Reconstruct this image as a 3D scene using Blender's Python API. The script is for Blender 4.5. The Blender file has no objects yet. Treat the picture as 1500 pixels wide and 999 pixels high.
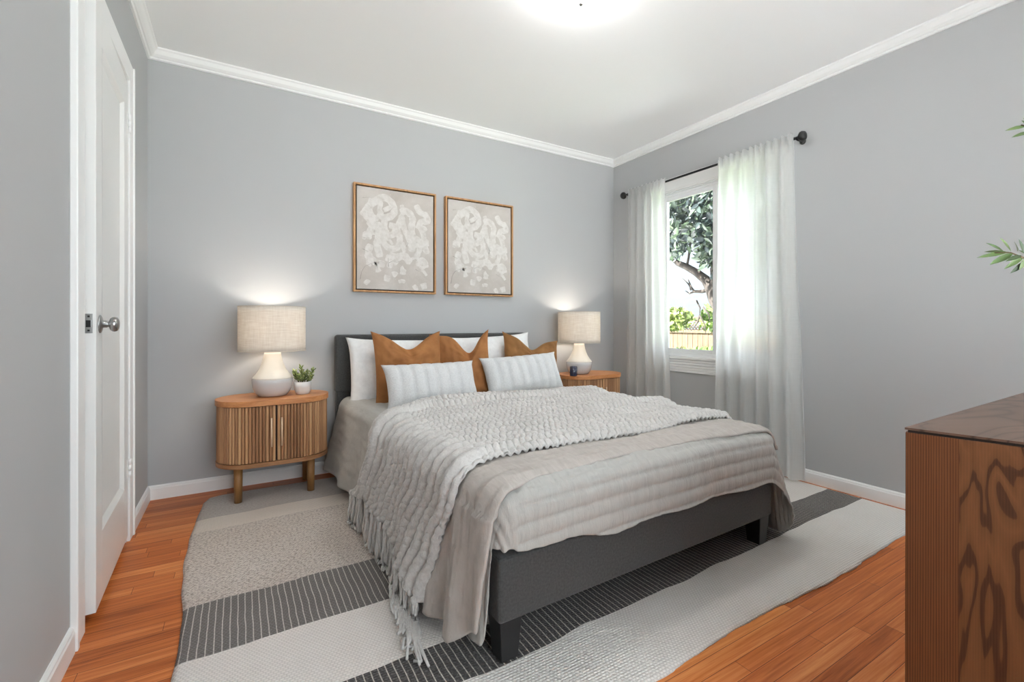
import bpy, bmesh, math, random
from math import sin, cos, pi, hypot, exp, radians
from mathutils import Vector, Matrix, noise

scene = bpy.context.scene
COL = scene.collection

# ------------------------------------------------------------------ camera
F_PX, YAW, HORIZON = 673.57, radians(30.847), 474.85
CAM_H = 1.0
cam_data = bpy.data.cameras.new('camera')
cam = bpy.data.objects.new('camera', cam_data)
COL.objects.link(cam)
cam.location = (0, 0, CAM_H)
cam.rotation_euler = (pi / 2, 0, -YAW)
cam_data.sensor_width = 36.0
cam_data.lens = 36.0 * F_PX / 1500.0
cam_data.shift_y = (HORIZON - 499.5) / 1500.0
cam_data.clip_start = 0.02
scene.camera = cam

# ------------------------------------------------------------------ world, lights, exposure
SKY = 4.5
world = bpy.data.worlds.new('sky'); scene.world = world
world.use_nodes = True
wn = world.node_tree.nodes; wl = world.node_tree.links
bg = wn['Background']
bg.inputs['Color'].default_value = (0.88, 0.94, 1.0, 1)
bg.inputs['Strength'].default_value = SKY

def add_light(name, kind, loc, energy, color=(1, 1, 1), rot=(0, 0, 0), **kw):
    l = bpy.data.lights.new(name, kind)
    if energy is not None: l.energy = energy
    l.color = color
    for k, v in kw.items(): setattr(l, k, v)
    o = bpy.data.objects.new(name, l); COL.objects.link(o)
    o.location = loc; o.rotation_euler = rot
    return o

add_light('sunlight', 'SUN', (-4, 2, 8), 42.0, (1.0, 0.965, 0.92), (radians(-17), radians(-36), 0), angle=0.01)
p1 = add_light('window_portal', 'AREA', (3.27, 2.25, 1.42), 1, rot=(0, radians(90), 0), shape='RECTANGLE', size=1.36, size_y=1.1)
p1.data.cycles.is_portal = True
p2 = add_light('fill_window_portal', 'AREA', (1.4, -1.22, 1.375), 1, rot=(radians(90), 0, 0), shape='RECTANGLE', size=3.0, size_y=2.05)  # portal for the added window behind the camera
p2.data.cycles.is_portal = True

DOME_STRENGTH = 42.0
LAMP_W = 3.4
scene.view_settings.view_transform = 'Standard'
scene.view_settings.look = 'None'
scene.view_settings.exposure = 0.47
scene.view_settings.gamma = 1.0
scene.view_settings.use_curve_mapping = False
scene.cycles.use_denoising = True
scene.cycles.max_bounces = 10
scene.cycles.diffuse_bounces = 6
scene.cycles.transparent_max_bounces = 16
scene.cycles.sample_clamp_indirect = 6.0
scene.cycles.caustics_reflective = False
scene.cycles.caustics_refractive = False

# ------------------------------------------------------------------ helpers
def lin(c):
    c = c / 255.0
    return c / 12.92 if c <= 0.04045 else ((c + 0.055) / 1.055) ** 2.4
def rgb(r, g, b): return (lin(r), lin(g), lin(b), 1.0)

class NT:
    """small node-tree writer"""
    def __init__(self, name):
        self.m = bpy.data.materials.new(name); self.m.use_nodes = True
        self.n = self.m.node_tree.nodes; self.l = self.m.node_tree.links
        self.b = self.n['Principled BSDF']
        self.out = self.n['Material Output']
    def node(self, t, **kw):
        x = self.n.new(t)
        for k, v in kw.items():
            if isinstance(k, str) and hasattr(x, k): setattr(x, k, v)
        return x
    def put(self, sock, v):
        if isinstance(v, bpy.types.NodeSocket): self.l.new(v, sock)
        else: sock.default_value = v
    def coord(self, scale=(1, 1, 1), kind='Object', rot=(0, 0, 0)):
        tc = self.n.new('ShaderNodeTexCoord'); mp = self.n.new('ShaderNodeMapping')
        mp.inputs['Scale'].default_value = scale; mp.inputs['Rotation'].default_value = rot
        self.l.new(tc.outputs[kind], mp.inputs['Vector'])
        return mp.outputs['Vector']
    def noise(self, vec, scale, detail=3, rough=0.5, dist=0.0):
        x = self.n.new('ShaderNodeTexNoise'); x.inputs['Scale'].default_value = scale
        x.inputs['Detail'].default_value = detail; x.inputs['Roughness'].default_value = rough
        x.inputs['Distortion'].default_value = dist
        self.put(x.inputs['Vector'], vec); return x.outputs['Fac']
    def wave(self, vec, scale, dist=0, detail=2, kind='BANDS', dirn='X', prof='SIN'):
        x = self.n.new('ShaderNodeTexWave'); x.wave_type = kind
        if kind == 'BANDS': x.bands_direction = dirn
        x.wave_profile = prof
        x.inputs['Scale'].default_value = scale; x.inputs['Distortion'].default_value = dist
        x.inputs['Detail'].default_value = detail
        self.put(x.inputs['Vector'], vec); return x.outputs['Fac']
    def ramp(self, fac, stops, interp='LINEAR'):
        x = self.n.new('ShaderNodeValToRGB'); cr = x.color_ramp; cr.interpolation = interp
        while len(cr.elements) < len(stops): cr.elements.new(0.5)
        for e, (p, c) in zip(cr.elements, stops):
            e.position = p; e.color = c if len(c) == 4 else (*c, 1)
        self.put(x.inputs['Fac'], fac); return x.outputs['Color']
    def mix(self, fac, a, b, mode='MIX'):
        x = self.n.new('ShaderNodeMix'); x.data_type = 'RGBA'; x.blend_type = mode
        self.put(x.inputs[0], fac); self.put(x.inputs[6], a); self.put(x.inputs[7], b)
        return x.outputs[2]
    def math(self, op, a, b=0.0, c=None):
        x = self.n.new('ShaderNodeMath'); x.operation = op
        self.put(x.inputs[0], a); self.put(x.inputs[1], b)
        if c is not None: self.put(x.inputs[2], c)
        return x.outputs[0]
    def sep(self, vec):
        x = self.n.new('ShaderNodeSeparateXYZ'); self.put(x.inputs[0], vec); return x.outputs
    def comb(self, x, y, z):
        q = self.n.new('ShaderNodeCombineXYZ')
        for i, v in enumerate((x, y, z)): self.put(q.inputs[i], v)
        return q.outputs[0]
    def bump(self, h, strength=0.3, dist=0.01):
        x = self.n.new('ShaderNodeBump'); x.inputs['Strength'].default_value = strength
        x.inputs['Distance'].default_value = dist; self.put(x.inputs['Height'], h)
        self.l.new(x.outputs['Normal'], self.b.inputs['Normal'])
    def set(self, **kw):
        names = dict(color='Base Color', rough='Roughness', metal='Metallic', spec='Specular IOR Level',
                     sheen='Sheen Weight', coat='Coat Weight', coat_rough='Coat Roughness', sub='Subsurface Weight', trans='Transmission Weight',
                     emit='Emission Color', emit_s='Emission Strength')
        for k, v in kw.items(): self.put(self.b.inputs[names[k]], v)
        return self

def simple(name, color, rough=0.5, **kw):
    t = NT(name); t.set(color=color, rough=rough, **kw); return t.m

def fabric(name, c1, c2, scale=60, bump=0.25, rough=0.9, sheen=0.15, wrinkle=0.0):
    t = NT(name); v = t.coord()
    n = t.noise(v, scale, 3, 0.6)
    t.set(color=t.ramp(n, [(0.3, c1), (0.7, c2)]), rough=rough, sheen=sheen, spec=0.2)
    weave = t.math('ADD', t.wave(v, 160, 1.5, 1, dirn='X'), t.wave(v, 160, 1.5, 1, dirn='Z'))
    h = t.math('ADD', t.math('MULTIPLY', weave, 0.25), n)
    if wrinkle:
        h = t.math('ADD', h, t.math('MULTIPLY', t.noise(t.coord((1, 1, 1)), 9, 4, 0.6, 0.8), wrinkle))
    t.bump(h, bump, 0.004)
    return t.m

def wood(name, dark, mid, light, stretch=(1, 12, 12), scale=3.0, rough=0.45, rot=(0, 0, 0), contrast=1.0, coat=0.0):
    t = NT(name); v = t.coord(stretch, rot=rot)
    n = t.noise(v, scale, 5, 0.6, 0.6)
    w = t.noise(v, scale * 7, 3, 0.7)
    f = t.math('ADD', t.math('MULTIPLY', n, 0.75), t.math('MULTIPLY', w, 0.25))
    t.set(color=t.ramp(f, [(0.5 - 0.18 / contrast, dark), (0.5, mid), (0.5 + 0.18 / contrast, light)]), rough=rough, spec=0.35, coat=coat, coat_rough=0.25)
    t.bump(w, 0.08, 0.002)
    return t.m

class MB:
    """collects shapes, then links them as one mesh object"""
    def __init__(self): self.v = []; self.f = []; self.s = []; self.mi = []; self.cur = 0
    def add(self, vs, fs, smooth=False):
        o = len(self.v); self.v.extend([tuple(p) for p in vs])
        for f in fs: self.f.append(tuple(i + o for i in f)); self.s.append(smooth); self.mi.append(self.cur)
    def box(self, x0, x1, y0, y1, z0, z1, M=None):
        vs = [Vector(p) for p in ((x0, y0, z0), (x1, y0, z0), (x1, y1, z0), (x0, y1, z0), (x0, y0, z1), (x1, y0, z1), (x1, y1, z1), (x0, y1, z1))]
        if M: vs = [M @ p for p in vs]
        self.add(vs, [(0, 3, 2, 1), (4, 5, 6, 7), (0, 1, 5, 4), (1, 2, 6, 5), (2, 3, 7, 6), (3, 0, 4, 7)])
    def lathe(self, prof, c=(0, 0, 0), n=32, M=None, caps=True, smooth=True):
        vs = []; fs = []
        for r, z in prof:
            for i in range(n):
                a = 2 * pi * i / n; p = Vector((r * cos(a), r * sin(a), z))
                if M: p = M @ p
                vs.append(p + Vector(c))
        for k in range(len(prof) - 1):
            for i in range(n):
                j = (i + 1) % n
                fs.append((k * n + i, k * n + j, (k + 1) * n + j, (k + 1) * n + i))
        if caps:
            fs.append(tuple(range(n - 1, -1, -1)))
            fs.append(tuple((len(prof) - 1) * n + i for i in range(n)))
        self.add(vs, fs, smooth)
    def tube(self, pts, rad, n=8, smooth=True):
        pts = [Vector(p) for p in pts]
        if not isinstance(rad, (list, tuple)): rad = [rad] * len(pts)
        vs = []; fs = []; up = Vector((0.123, 0.456, 0.88)).normalized()
        for k, p in enumerate(pts):
            d = (pts[min(k + 1, len(pts) - 1)] - pts[max(k - 1, 0)])
            if d.length < 1e-9: d = Vector((0, 0, 1))
            d.normalize()
            a = d.cross(up)
            if a.length < 1e-3: a = d.cross(Vector((1, 0, 0)))
            a.normalize(); b = d.cross(a)
            for i in range(n):
                t = 2 * pi * i / n; vs.append(p + (a * cos(t) + b * sin(t)) * rad[k])
        for k in range(len(pts) - 1):
            for i in range(n):
                j = (i + 1) % n
                fs.append((k * n + i, k * n + j, (k + 1) * n + j, (k + 1) * n + i))
        fs.append(tuple(range(n - 1, -1, -1))); fs.append(tuple((len(pts) - 1) * n + i for i in range(n)))
        self.add(vs, fs, smooth)
    def grid(self, fn, nu, nv, smooth=True):
        vs = [fn(i / nu, j / nv) for j in range(nv + 1) for i in range(nu + 1)]
        fs = [(j * (nu + 1) + i, j * (nu + 1) + i + 1, (j + 1) * (nu + 1) + i + 1, (j + 1) * (nu + 1) + i) for j in range(nv) for i in range(nu)]
        self.add(vs, fs, smooth)
    def prism(self, outline, z0, z1, smooth=False):
        n = len(outline)
        vs = [(x, y, z0) for x, y in outline] + [(x, y, z1) for x, y in outline]
        self.add(vs, [tuple(range(n - 1, -1, -1)), tuple(range(n, 2 * n))])
        self.add(vs, [(i, (i + 1) % n, n + (i + 1) % n, n + i) for i in range(n)], smooth)
    def ellipsoid(self, c, r, M=None, nu=10, nv=6):
        vs = []; fs = []
        for j in range(nv + 1):
            ph = pi * j / nv
            for i in range(nu):
                a = 2 * pi * i / nu
                p = Vector((r[0] * sin(ph) * cos(a), r[1] * sin(ph) * sin(a), -r[2] * cos(ph)))
                if M: p = M @ p
                vs.append(p + Vector(c))
        for j in range(nv):
            for i in range(nu):
                k = (i + 1) % nu
                fs.append((j * nu + i, j * nu + k, (j + 1) * nu + k, (j + 1) * nu + i))
        self.add(vs, fs, True)

def obj(name, mb, mat, parent=None, loc=(0, 0, 0), rot=(0, 0, 0), bevel=0.0, solid=0.0, merge=False, segs=2, offset=-1.0):
    me = bpy.data.meshes.new(name)
    me.from_pydata(mb.v, [], mb.f)
    for p, s, mi in zip(me.polygons, mb.s, mb.mi): p.use_smooth = s; p.material_index = mi
    for m in (mat if isinstance(mat, (list, tuple)) else [mat]): me.materials.append(m)
    if merge:
        bm = bmesh.new(); bm.from_mesh(me); bmesh.ops.remove_doubles(bm, verts=bm.verts, dist=1e-5)
        bmesh.ops.recalc_face_normals(bm, faces=bm.faces); bm.to_mesh(me); bm.free()
    me.update()
    o = bpy.data.objects.new(name, me); COL.objects.link(o)
    o.location = loc; o.rotation_euler = rot
    if parent: o.parent = parent
    if bevel:
        md = o.modifiers.new('bevel', 'BEVEL'); md.width = bevel; md.segments = segs; md.limit_method = 'ANGLE'
    if solid:
        md = o.modifiers.new('solid', 'SOLIDIFY'); md.thickness = solid; md.offset = offset
    return o

def tag(o, label, cat, group=None, kind=None):
    o['label'] = label; o['category'] = cat
    if group: o['group'] = group
    if kind: o['kind'] = kind
    return o
def thing(name, label, cat, loc=(0, 0, 0), rotz=0.0, group=None):
    o = bpy.data.objects.new(name, None); COL.objects.link(o)
    o.location = loc; o.rotation_euler = (0, 0, rotz); o.empty_display_size = 0.1
    return tag(o, label, cat, group)
def struct(o): o['kind'] = 'structure'; return o
def copy_tree(o, parent=None):
    c = o.copy(); COL.objects.link(c)
    if parent: c.parent = parent
    for ch in list(o.children): copy_tree(ch, c)
    return c
def smooth01(x):
    x = max(0.0, min(1.0, x)); return x * x * (3 - 2 * x)
def interp(x, pts):
    if x <= pts[0][0]: return pts[0][1]
    for (a, b), (c, d) in zip(pts, pts[1:]):
        if x <= c:
            t = (x - a) / (c - a); t = t * t * (3 - 2 * t); return b + (d - b) * t
    return pts[-1][1]
def nz(x, y, z=0.0): return noise.noise(Vector((x, y, z)))

XL, XR, YB, YF, ZC = -0.4375, 3.11, 3.302, -1.2, 2.565
FX, FY = sin(YAW), cos(YAW)
def at(u, v, X):
    """point seen at photo pixel (u, v) on the vertical plane x = X"""
    a = (u - 750) / F_PX; b = -(v - HORIZON) / F_PX
    dx, dy = FX + FY * a, FY - FX * a
    t = X / dx
    return Vector((X, dy * t, CAM_H + b * t))

# ------------------------------------------------------------------ room materials
def paint(name, c, rough=0.6):
    t = NT(name); v = t.coord()
    n = t.noise(v, 90, 2, 0.5)
    t.set(color=c, rough=rough, spec=0.3); t.bump(n, 0.04, 0.002); return t.m
M_wall = paint('wall_paint', rgb(180, 181, 182))
M_ceil = paint('ceiling_paint', rgb(245, 246, 246), 0.8)
M_trim = simple('trim_paint', rgb(240, 240, 239), 0.35)
M_door = simple('door_paint', rgb(238, 238, 236), 0.3)

def floor_material():
    t = NT('oak_strip_floor')
    tc = t.n.new('ShaderNodeTexCoord').outputs['Object']
    br = t.n.new('ShaderNodeTexBrick')
    br.offset = 0.37; br.offset_frequency = 2; br.squash = 1.0
    br.inputs['Scale'].default_value = 1.0; br.inputs['Brick Width'].default_value = 0.83; br.inputs['Row Height'].default_value = 0.052
    br.inputs['Mortar Size'].default_value = 0.0008; br.inputs['Mortar Smooth'].default_value = 0.2; br.inputs['Bias'].default_value = 0.0
    br.inputs['Color1'].default_value = (0, 0, 0, 1); br.inputs['Color2'].default_value = (1, 1, 1, 1); br.inputs['Mortar'].default_value = (0.5, 0.5, 0.5, 1)
    sx = t.sep(tc)
    row = t.math('FLOOR', t.math('DIVIDE', sx[1], 0.052))
    wnz = t.n.new('ShaderNodeTexWhiteNoise'); wnz.noise_dimensions = '1D'; t.put(wnz.inputs['W'], row)
    x2 = t.math('ADD', sx[0], t.math('MULTIPLY', wnz.outputs['Value'], 3.0))
    t.put(br.inputs['Vector'], t.comb(x2, sx[1], 0.0))
    tone = t.math('ADD', t.math('MULTIPLY', br.outputs['Color'], 0.55), t.math('MULTIPLY', wnz.outputs['Value'], 0.15))
    g = t.noise(t.comb(t.math('MULTIPLY', x2, 2.2), t.math('MULTIPLY', sx[1], 60.0), row), 1.6, 4, 0.6, 0.4)
    big = t.noise(tc, 1.3, 2, 0.5)
    f = t.math('ADD', t.math('ADD', t.math('MULTIPLY', tone, 0.70), t.math('MULTIPLY', t.math('SUBTRACT', g, 0.18), 0.95)), t.math('MULTIPLY', t.math('SUBTRACT', big, 0.5), 0.15))
    col = t.ramp(f, [(0.15, rgb(110, 50, 20)), (0.40, rgb(168, 90, 42)), (0.60, rgb(192, 110, 56)), (0.9, rgb(218, 146, 88))])
    col = t.mix(br.outputs['Fac'], col, rgb(70, 34, 18))
    t.set(color=col, rough=t.math('ADD', t.math('MULTIPLY', g, 0.15), 0.30), spec=0.22)
    t.bump(t.math('SUBTRACT', t.math('MULTIPLY', g, 0.15), br.outputs['Fac']), 0.25, 0.002)
    return t.m

# ------------------------------------------------------------------ room shell
b = MB(); b.box(XL - 0.6, XR + 0.15, YF - 0.15, YB + 0.15, -0.12, 0)
struct(obj('floor', b, floor_material()))
b = MB(); b.box(XL - 0.6, XR + 0.15, YF - 0.15, YB + 0.15, ZC, ZC + 0.15)
struct(obj('ceiling', b, M_ceil))
b = MB(); b.box(XL - 0.6, XR + 0.15, YB, YB + 0.15, 0, ZC)
struct(obj('wall_back', b, M_wall))
WY0, WY1, WZ0, WZ1 = 1.70, 2.76, 0.735, 2.10
b = MB()
b.box(XR, XR + 0.15, YF, WY0, 0, ZC); b.box(XR, XR + 0.15, WY1, YB, 0, ZC)
b.box(XR, XR + 0.15, WY0, WY1, 0, WZ0); b.box(XR, XR + 0.15, WY0, WY1, WZ1, ZC)
struct(obj('wall_right', b, M_wall))
DY0, DY1, DZ = 1.99, 2.72, 2.12
b = MB()
b.box(XL - 0.12, XL, YF, DY0, 0, ZC); b.box(XL - 0.12, XL, DY1, YB, 0, ZC); b.box(XL - 0.12, XL, DY0, DY1, DZ, ZC)
b.box(XL - 0.55, XL - 0.45, YF, YB, 0, ZC)
struct(obj('wall_left', b, M_wall))
FX0, FX1, FZ0, FZ1 = -0.1, 2.9, 0.35, 2.4  # opening for the added fill window
b = MB()
b.box(XL - 0.5, FX0, YF - 0.15, YF, 0, ZC); b.box(FX1, XR + 0.15, YF - 0.15, YF, 0, ZC)
b.box(FX0, FX1, YF - 0.15, YF, 0, FZ0); b.box(FX0, FX1, YF - 0.15, YF, FZ1, ZC)
struct(obj('wall_front', b, M_wall))

# crown moulding, one profile swept along each wall
CROWN = [(0, 0.058), (0.052, 0.058), (0.052, 0.050), (0.044, 0.044), (0.034, 0.024), (0.022, 0.014), (0.014, 0.012), (0.014, 0.004), (0.010, 0.0), (0, 0)]
BASE = [(0, 0), (0.014, 0), (0.014, 0.062), (0.011, 0.068), (0.011, 0.073), (0.005, 0.079), (0, 0.080)]
def sweep(prof, p, q, nrm, z):
    m = MB(); p = Vector((*p, 0)); q = Vector((*q, 0)); n = Vector((*nrm, 0)); d = (q - p).normalized()
    k = len(prof); vs = []
    for e, sg in ((p, 1), (q, -1)):
        for a, h in prof: vs.append(e + n * a + d * a * sg * 0.999 + Vector((0, 0, z + h)))
    m.add(vs, [(i, (i + 1) % k, k + (i + 1) % k, k + i) for i in range(k)] + [tuple(range(k - 1, -1, -1)), tuple(range(k, 2 * k))])
    return m
CZ = ZC - 0.058
struct(obj('trim_1', sweep(CROWN, (XL, YB), (XR, YB), (0, -1), CZ), M_trim))
struct(obj('trim_2', sweep(CROWN, (XR, YB), (XR, YF), (-1, 0), CZ), M_trim))
struct(obj('trim_3', sweep(CROWN, (XL, YF), (XL, YB), (1, 0), CZ), M_trim))
struct(obj('baseboard_back', sweep(BASE, (XL, YB), (XR, YB), (0, -1), 0), M_trim))
struct(obj('baseboard_right', sweep(BASE, (XR, YB), (XR, YF), (-1, 0), 0), M_trim))
m = sweep(BASE, (XL, YF), (XL, DY0 - 0.095), (1, 0), 0)
m2 = sweep(BASE, (XL, DY1 + 0.085), (XL, YB), (1, 0), 0); m.add(m2.v, m2.f)
struct(obj('baseboard_left', m, M_trim))

# door casing and jamb
b = MB()
for (y0, y1) in ((DY0 - 0.10, DY0), (DY1, DY1 + 0.085)):
    b.box(XL, XL + 0.014, y0, y1, 0, DZ + 0.09)
b.box(XL, XL + 0.014, DY0, DY1, DZ, DZ + 0.09)
b.box(XL, XL + 0.020, DY0 - 0.105, DY0 - 0.085, 0, DZ + 0.09)
b.box(XL, XL + 0.020, DY1 + 0.068, DY1 + 0.085, 0, DZ + 0.09)
struct(obj('trim_4', b, M_trim, bevel=0.003))
b = MB()
b.box(XL - 0.12, XL, DY0, DY0 + 0.012, 0, DZ); b.box(XL - 0.12, XL, DY1 - 0.006, DY1, 0, DZ); b.box(XL - 0.12, XL, DY0, DY1, DZ - 0.012, DZ)
b.box(XL - 0.07, XL - 0.055, DY0 + 0.012, DY0 + 0.03, 0, DZ)
struct(obj('trim_5', b, M_trim))

# door leaf, hinge at far side, standing slightly open
M_metal = NT('brushed_nickel').set(color=rgb(176, 176, 176), metal=1.0, rough=0.28).m
M_dark_metal = simple('lock_dark', rgb(50, 50, 50), 0.4, metal=0.8)
dw, z0, z1 = 0.668, 0.03, 2.10
b = MB()
st = 0.10
b.box(-0.036, 0, -dw, -dw + st, z0, z1); b.box(-0.036, 0, -st, 0, z0, z1)
b.box(-0.036, 0, -dw + st, -st, z0, 0.27); b.box(-0.036, 0, -dw + st, -st, 1.98, z1)
b.box(-0.026, -0.014, -dw + st, -st, 0.27, 1.98)
ring = [(-dw + st, 0.27), (-st, 0.27), (-st, 1.98), (-dw + st, 1.98)]
iw = 0.020
inn = [(-dw + st + iw, 0.27 + iw), (-st - iw, 0.27 + iw), (-st - iw, 1.98 - iw), (-dw + st + iw, 1.98 - iw)]
b.add([(0.0, y, z) for y, z in ring] + [(-0.0135, y, z) for y, z in inn], [(i, (i + 1) % 4, 4 + (i + 1) % 4, 4 + i) for i in range(4)])
door = struct(obj('door_1', b, M_door, loc=(-0.430, 2.710, 0), rot=(0, 0, radians(1.9)), bevel=0.0015))
RX = Matrix.Rotation(pi / 2, 4, 'Y')
b = MB(); b.lathe([(0.031, 0), (0.031, 0.003), (0.025, 0.006), (0.0125, 0.008), (0.012, 0.019), (0.010, 0.021), (0.010, 0.025), (0.020, 0.028), (0.0255, 0.034), (0.0265, 0.040), (0.024, 0.047), (0.014, 0.052), (0.004, 0.053)], n=28, M=RX)
obj('knob', b, M_metal, door, loc=(0, -dw + 0.06, 1.0))
b = MB(); b.box(-0.028, -0.008, -dw - 0.002, -dw, 0.97, 1.035)
lp = obj('latch_plate', b, M_metal, door)
b = MB(); b.box(-0.024, -0.012, -dw - 0.008, -dw - 0.002, 0.99, 1.013); b.box(-0.021, -0.015, -dw - 0.003, -dw - 0.002, 0.976, 0.982); b.box(-0.021, -0.015, -dw - 0.003, -dw - 0.002, 1.023, 1.029)
obj('latch_bolt', b, M_dark_metal, lp)
for z in (0.30, 1.88):
    b = MB()
    for k in range(3): b.lathe([(0.006, 0), (0.006, 0.026)], c=(0.006, 0.004, z + k * 0.028), n=12)
    b.box(-0.001, 0.0015, -0.028, 0.004, z, z + 0.082)
    obj('hinge', b, M_trim, door)

# window: vinyl slider with sill
def pane_material():
    t = NT('window_glass')
    tr = t.n.new('ShaderNodeBsdfTransparent'); gl = t.n.new('ShaderNodeBsdfGlossy'); gl.inputs['Roughness'].default_value = 0.0
    tr.inputs['Color'].default_value = (0.97, 0.985, 0.98, 1)
    lw = t.n.new('ShaderNodeFresnel'); lw.inputs['IOR'].default_value = 1.3
    mx = t.n.new('ShaderNodeMixShader'); t.l.new(lw.outputs[0], mx.inputs[0]); t.l.new(tr.outputs[0], mx.inputs[1]); t.l.new(gl.outputs[0], mx.inputs[2])
    t.l.new(mx.outputs[0], t.out.inputs['Surface']); return t.m
M_glass = pane_material()
M_vinyl = simple('white_vinyl', rgb(242, 243, 244), 0.3)
win = bpy.data.objects.new('window_1', None); COL.objects.link(win); struct(win); win.location = (XR, 0, 0)
MUL = 2.232
b = MB()   # flat casing on the wall
b.box(-0.016, 0, WY0 - 0.075, WY0, WZ0 - 0.0, WZ1 + 0.11); b.box(-0.016, 0, WY1, WY1 + 0.075, WZ0, WZ1 + 0.11)
b.box(-0.016, 0, WY0, WY1, WZ1 - 0.003, WZ1 + 0.11); b.box(-0.024, -0.016, WY0 - 0.08, WY1 + 0.08, WZ1 + 0.085, WZ1 + 0.11)
b.box(-0.022, -0.016, WY0 - 0.02, WY1 + 0.02, WZ1 + 0.008, WZ1 + 0.028)
obj('window_casing', b, M_trim, win, bevel=0.003)
b = MB()   # outer frame set in the opening
fx0, fx1 = 0.02, 0.09
b.box(fx0, fx1, WY0, WY0 + 0.035, WZ0, WZ1); b.box(fx0, fx1, WY1 - 0.035, WY1, WZ0, WZ1)
b.box(fx0, fx1, WY0, WY1, WZ0, WZ0 + 0.03); b.box(fx0, fx1, WY0, WY1, WZ1 - 0.03, WZ1)
b.box(0, fx0, WY0, WY0 + 0.012, WZ0, WZ1); b.box(0, fx0, WY1 - 0.012, WY1, WZ0, WZ1); b.box(0.001, fx0, WY0, WY1, WZ1 - 0.012, WZ1)
obj('window_frame', b, M_vinyl, win, bevel=0.002)
for (y0, y1, x0, x1) in ((MUL - 0.028, WY1 - 0.03, 0.03, 0.055), (WY0 + 0.03, MUL + 0.028, 0.058, 0.083)):
    b = MB(); w = 0.042; s0, s1 = WZ0 + 0.02, WZ1 - 0.02
    b.box(x0, x1, y0, y0 + w, s0, s1); b.box(x0, x1, y1 - w, y1, s0, s1); b.box(x0, x1, y0 + w, y1 - w, s0, s0 + w); b.box(x0, x1, y0 + w, y1 - w, s1 - w, s1)
    sash = obj('window_sash', b, M_vinyl, win, bevel=0.003)
    b = MB(); b.box((x0 + x1) / 2 - 0.002, (x0 + x1) / 2 + 0.002, y0 + w, y1 - w, s0 + w, s1 - w)
    obj('window_pane', b, M_glass, sash)
b = MB()
b.box(-0.03, 0.03, WY0 - 0.08, WY1 + 0.08, WZ0 - 0.018, WZ0 + 0.002)
for k in range(5):
    b.box(-0.024 + 0.002 * k, 0, WY0 - 0.07, WY1 + 0.07, WZ0 - 0.040 - 0.021 * k, WZ0 - 0.021 - 0.021 * k)
b.box(-0.012, 0, WY0 - 0.07, WY1 + 0.07, WZ0 - 0.125, WZ0 - 0.018)
obj('window_sill', b, M_trim, win, bevel=0.004)
fill_win = bpy.data.objects.new('added_fill_window', None); COL.objects.link(fill_win); struct(fill_win); fill_win.location = (0, YF, 0)  # unseen window added behind the camera to let in fill daylight
b = MB()
for x in (FX0, (FX0 + FX1) / 2 - 0.03, FX1 - 0.06): b.box(x, x + 0.06, -0.10, -0.04, FZ0, FZ1)
b.box(FX0, FX1, -0.10, -0.04, FZ0, FZ0 + 0.05); b.box(FX0, FX1, -0.10, -0.04, FZ1 - 0.05, FZ1)
obj('window_frame', b, M_vinyl, fill_win)
b = MB(); b.box(FX0 + 0.03, FX1 - 0.03, -0.072, -0.068, FZ0 + 0.03, FZ1 - 0.03)
obj('window_pane', b, M_glass, fill_win)

# ------------------------------------------------------------------ outside
random.seed(5)
def grass_mat():
    t = NT('lawn'); n = t.noise(t.coord(), 6, 4, 0.7)
    t.set(color=t.ramp(n, [(0.3, rgb(60, 84, 44)), (0.7, rgb(116, 138, 78))]), rough=0.9); return t.m
b = MB(); b.box(XR + 0.15, 16, -6, 22, -0.5, -0.4)
o = obj('ground', b, grass_mat()); struct(o)
b = MB(); b.box(-8, XR + 1.2, -14, YF - 0.2, -0.42, -0.3); b.box(XR + 0.15, 6.1, YF - 0.2, 14, -0.42, -0.3)  # pale slabs added out of view to bounce light onto ceiling and curtains
struct(obj('added_bounce_patio', b, simple('bounce_concrete', rgb(238, 238, 238), 0.8)))
def siding_mat():
    t = NT('pale_siding'); v = t.coord()
    n = t.noise(t.coord((1, 1, 12)), 1.2, 2)
    t.set(color=t.ramp(n, [(0.3, rgb(72, 78, 86)), (0.7, rgb(78, 84, 92))]), rough=0.7); return t.m
nb = thing('house', 'pale blue grey neighbouring house with lap siding, seen through the window', 'house', (12.0, 9.0, -0.4))
b = MB()
for k in range(34):
    z = k * 0.2; b.add([(0.03, -8, z), (0.03, 8, z), (0.0, 8, z + 0.2), (0.0, -8, z + 0.2), (0.05, -8, z), (0.05, 8, z)], [(0, 1, 2, 3), (4, 5, 1, 0)])
b.box(0.06, 4, -8, 8, 0, 6.8)
obj('siding_wall', b, siding_mat(), nb)
b = MB(); b.prism([(-0.5, -8.4), (4.6, -8.4), (4.6, 8.4), (-0.5, 8.4)], 6.8, 7.0)
obj('roof', b, simple('shingle_roof', rgb(90, 86, 84), 0.9), nb)
M_fence = wood('fence_cedar', rgb(62, 48, 37), rgb(90, 72, 58), rgb(110, 92, 76), (14, 14, 1), 2.0, 0.85)
fe = thing('garden_fence', 'weathered tan board fence with open lattice top behind the tree', 'fence', (9.5, 0, -0.4))
b = MB(); y = 3.0
while y < 11.0:
    b.box(0, 0.02, y, y + 0.135, 0, 1.2); y += 0.145
obj('boards', b, M_fence, fe)
b = MB(); b.box(-0.03, 0.05, 3.0, 11, 1.19, 1.26); b.box(-0.03, 0.05, 3.0, 11, 1.52, 1.58)
obj('rail', b, M_fence, fe)
b = MB(); y = 2.8
while y < 11.0:
    b.tube([(0.01, y, 1.25), (0.01, y + 0.28, 1.53)], 0.012, 4); b.tube([(0.02, y + 0.28, 1.25), (0.02, y, 1.53)], 0.012, 4); y += 0.09
obj('lattice', b, M_fence, fe)

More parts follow.
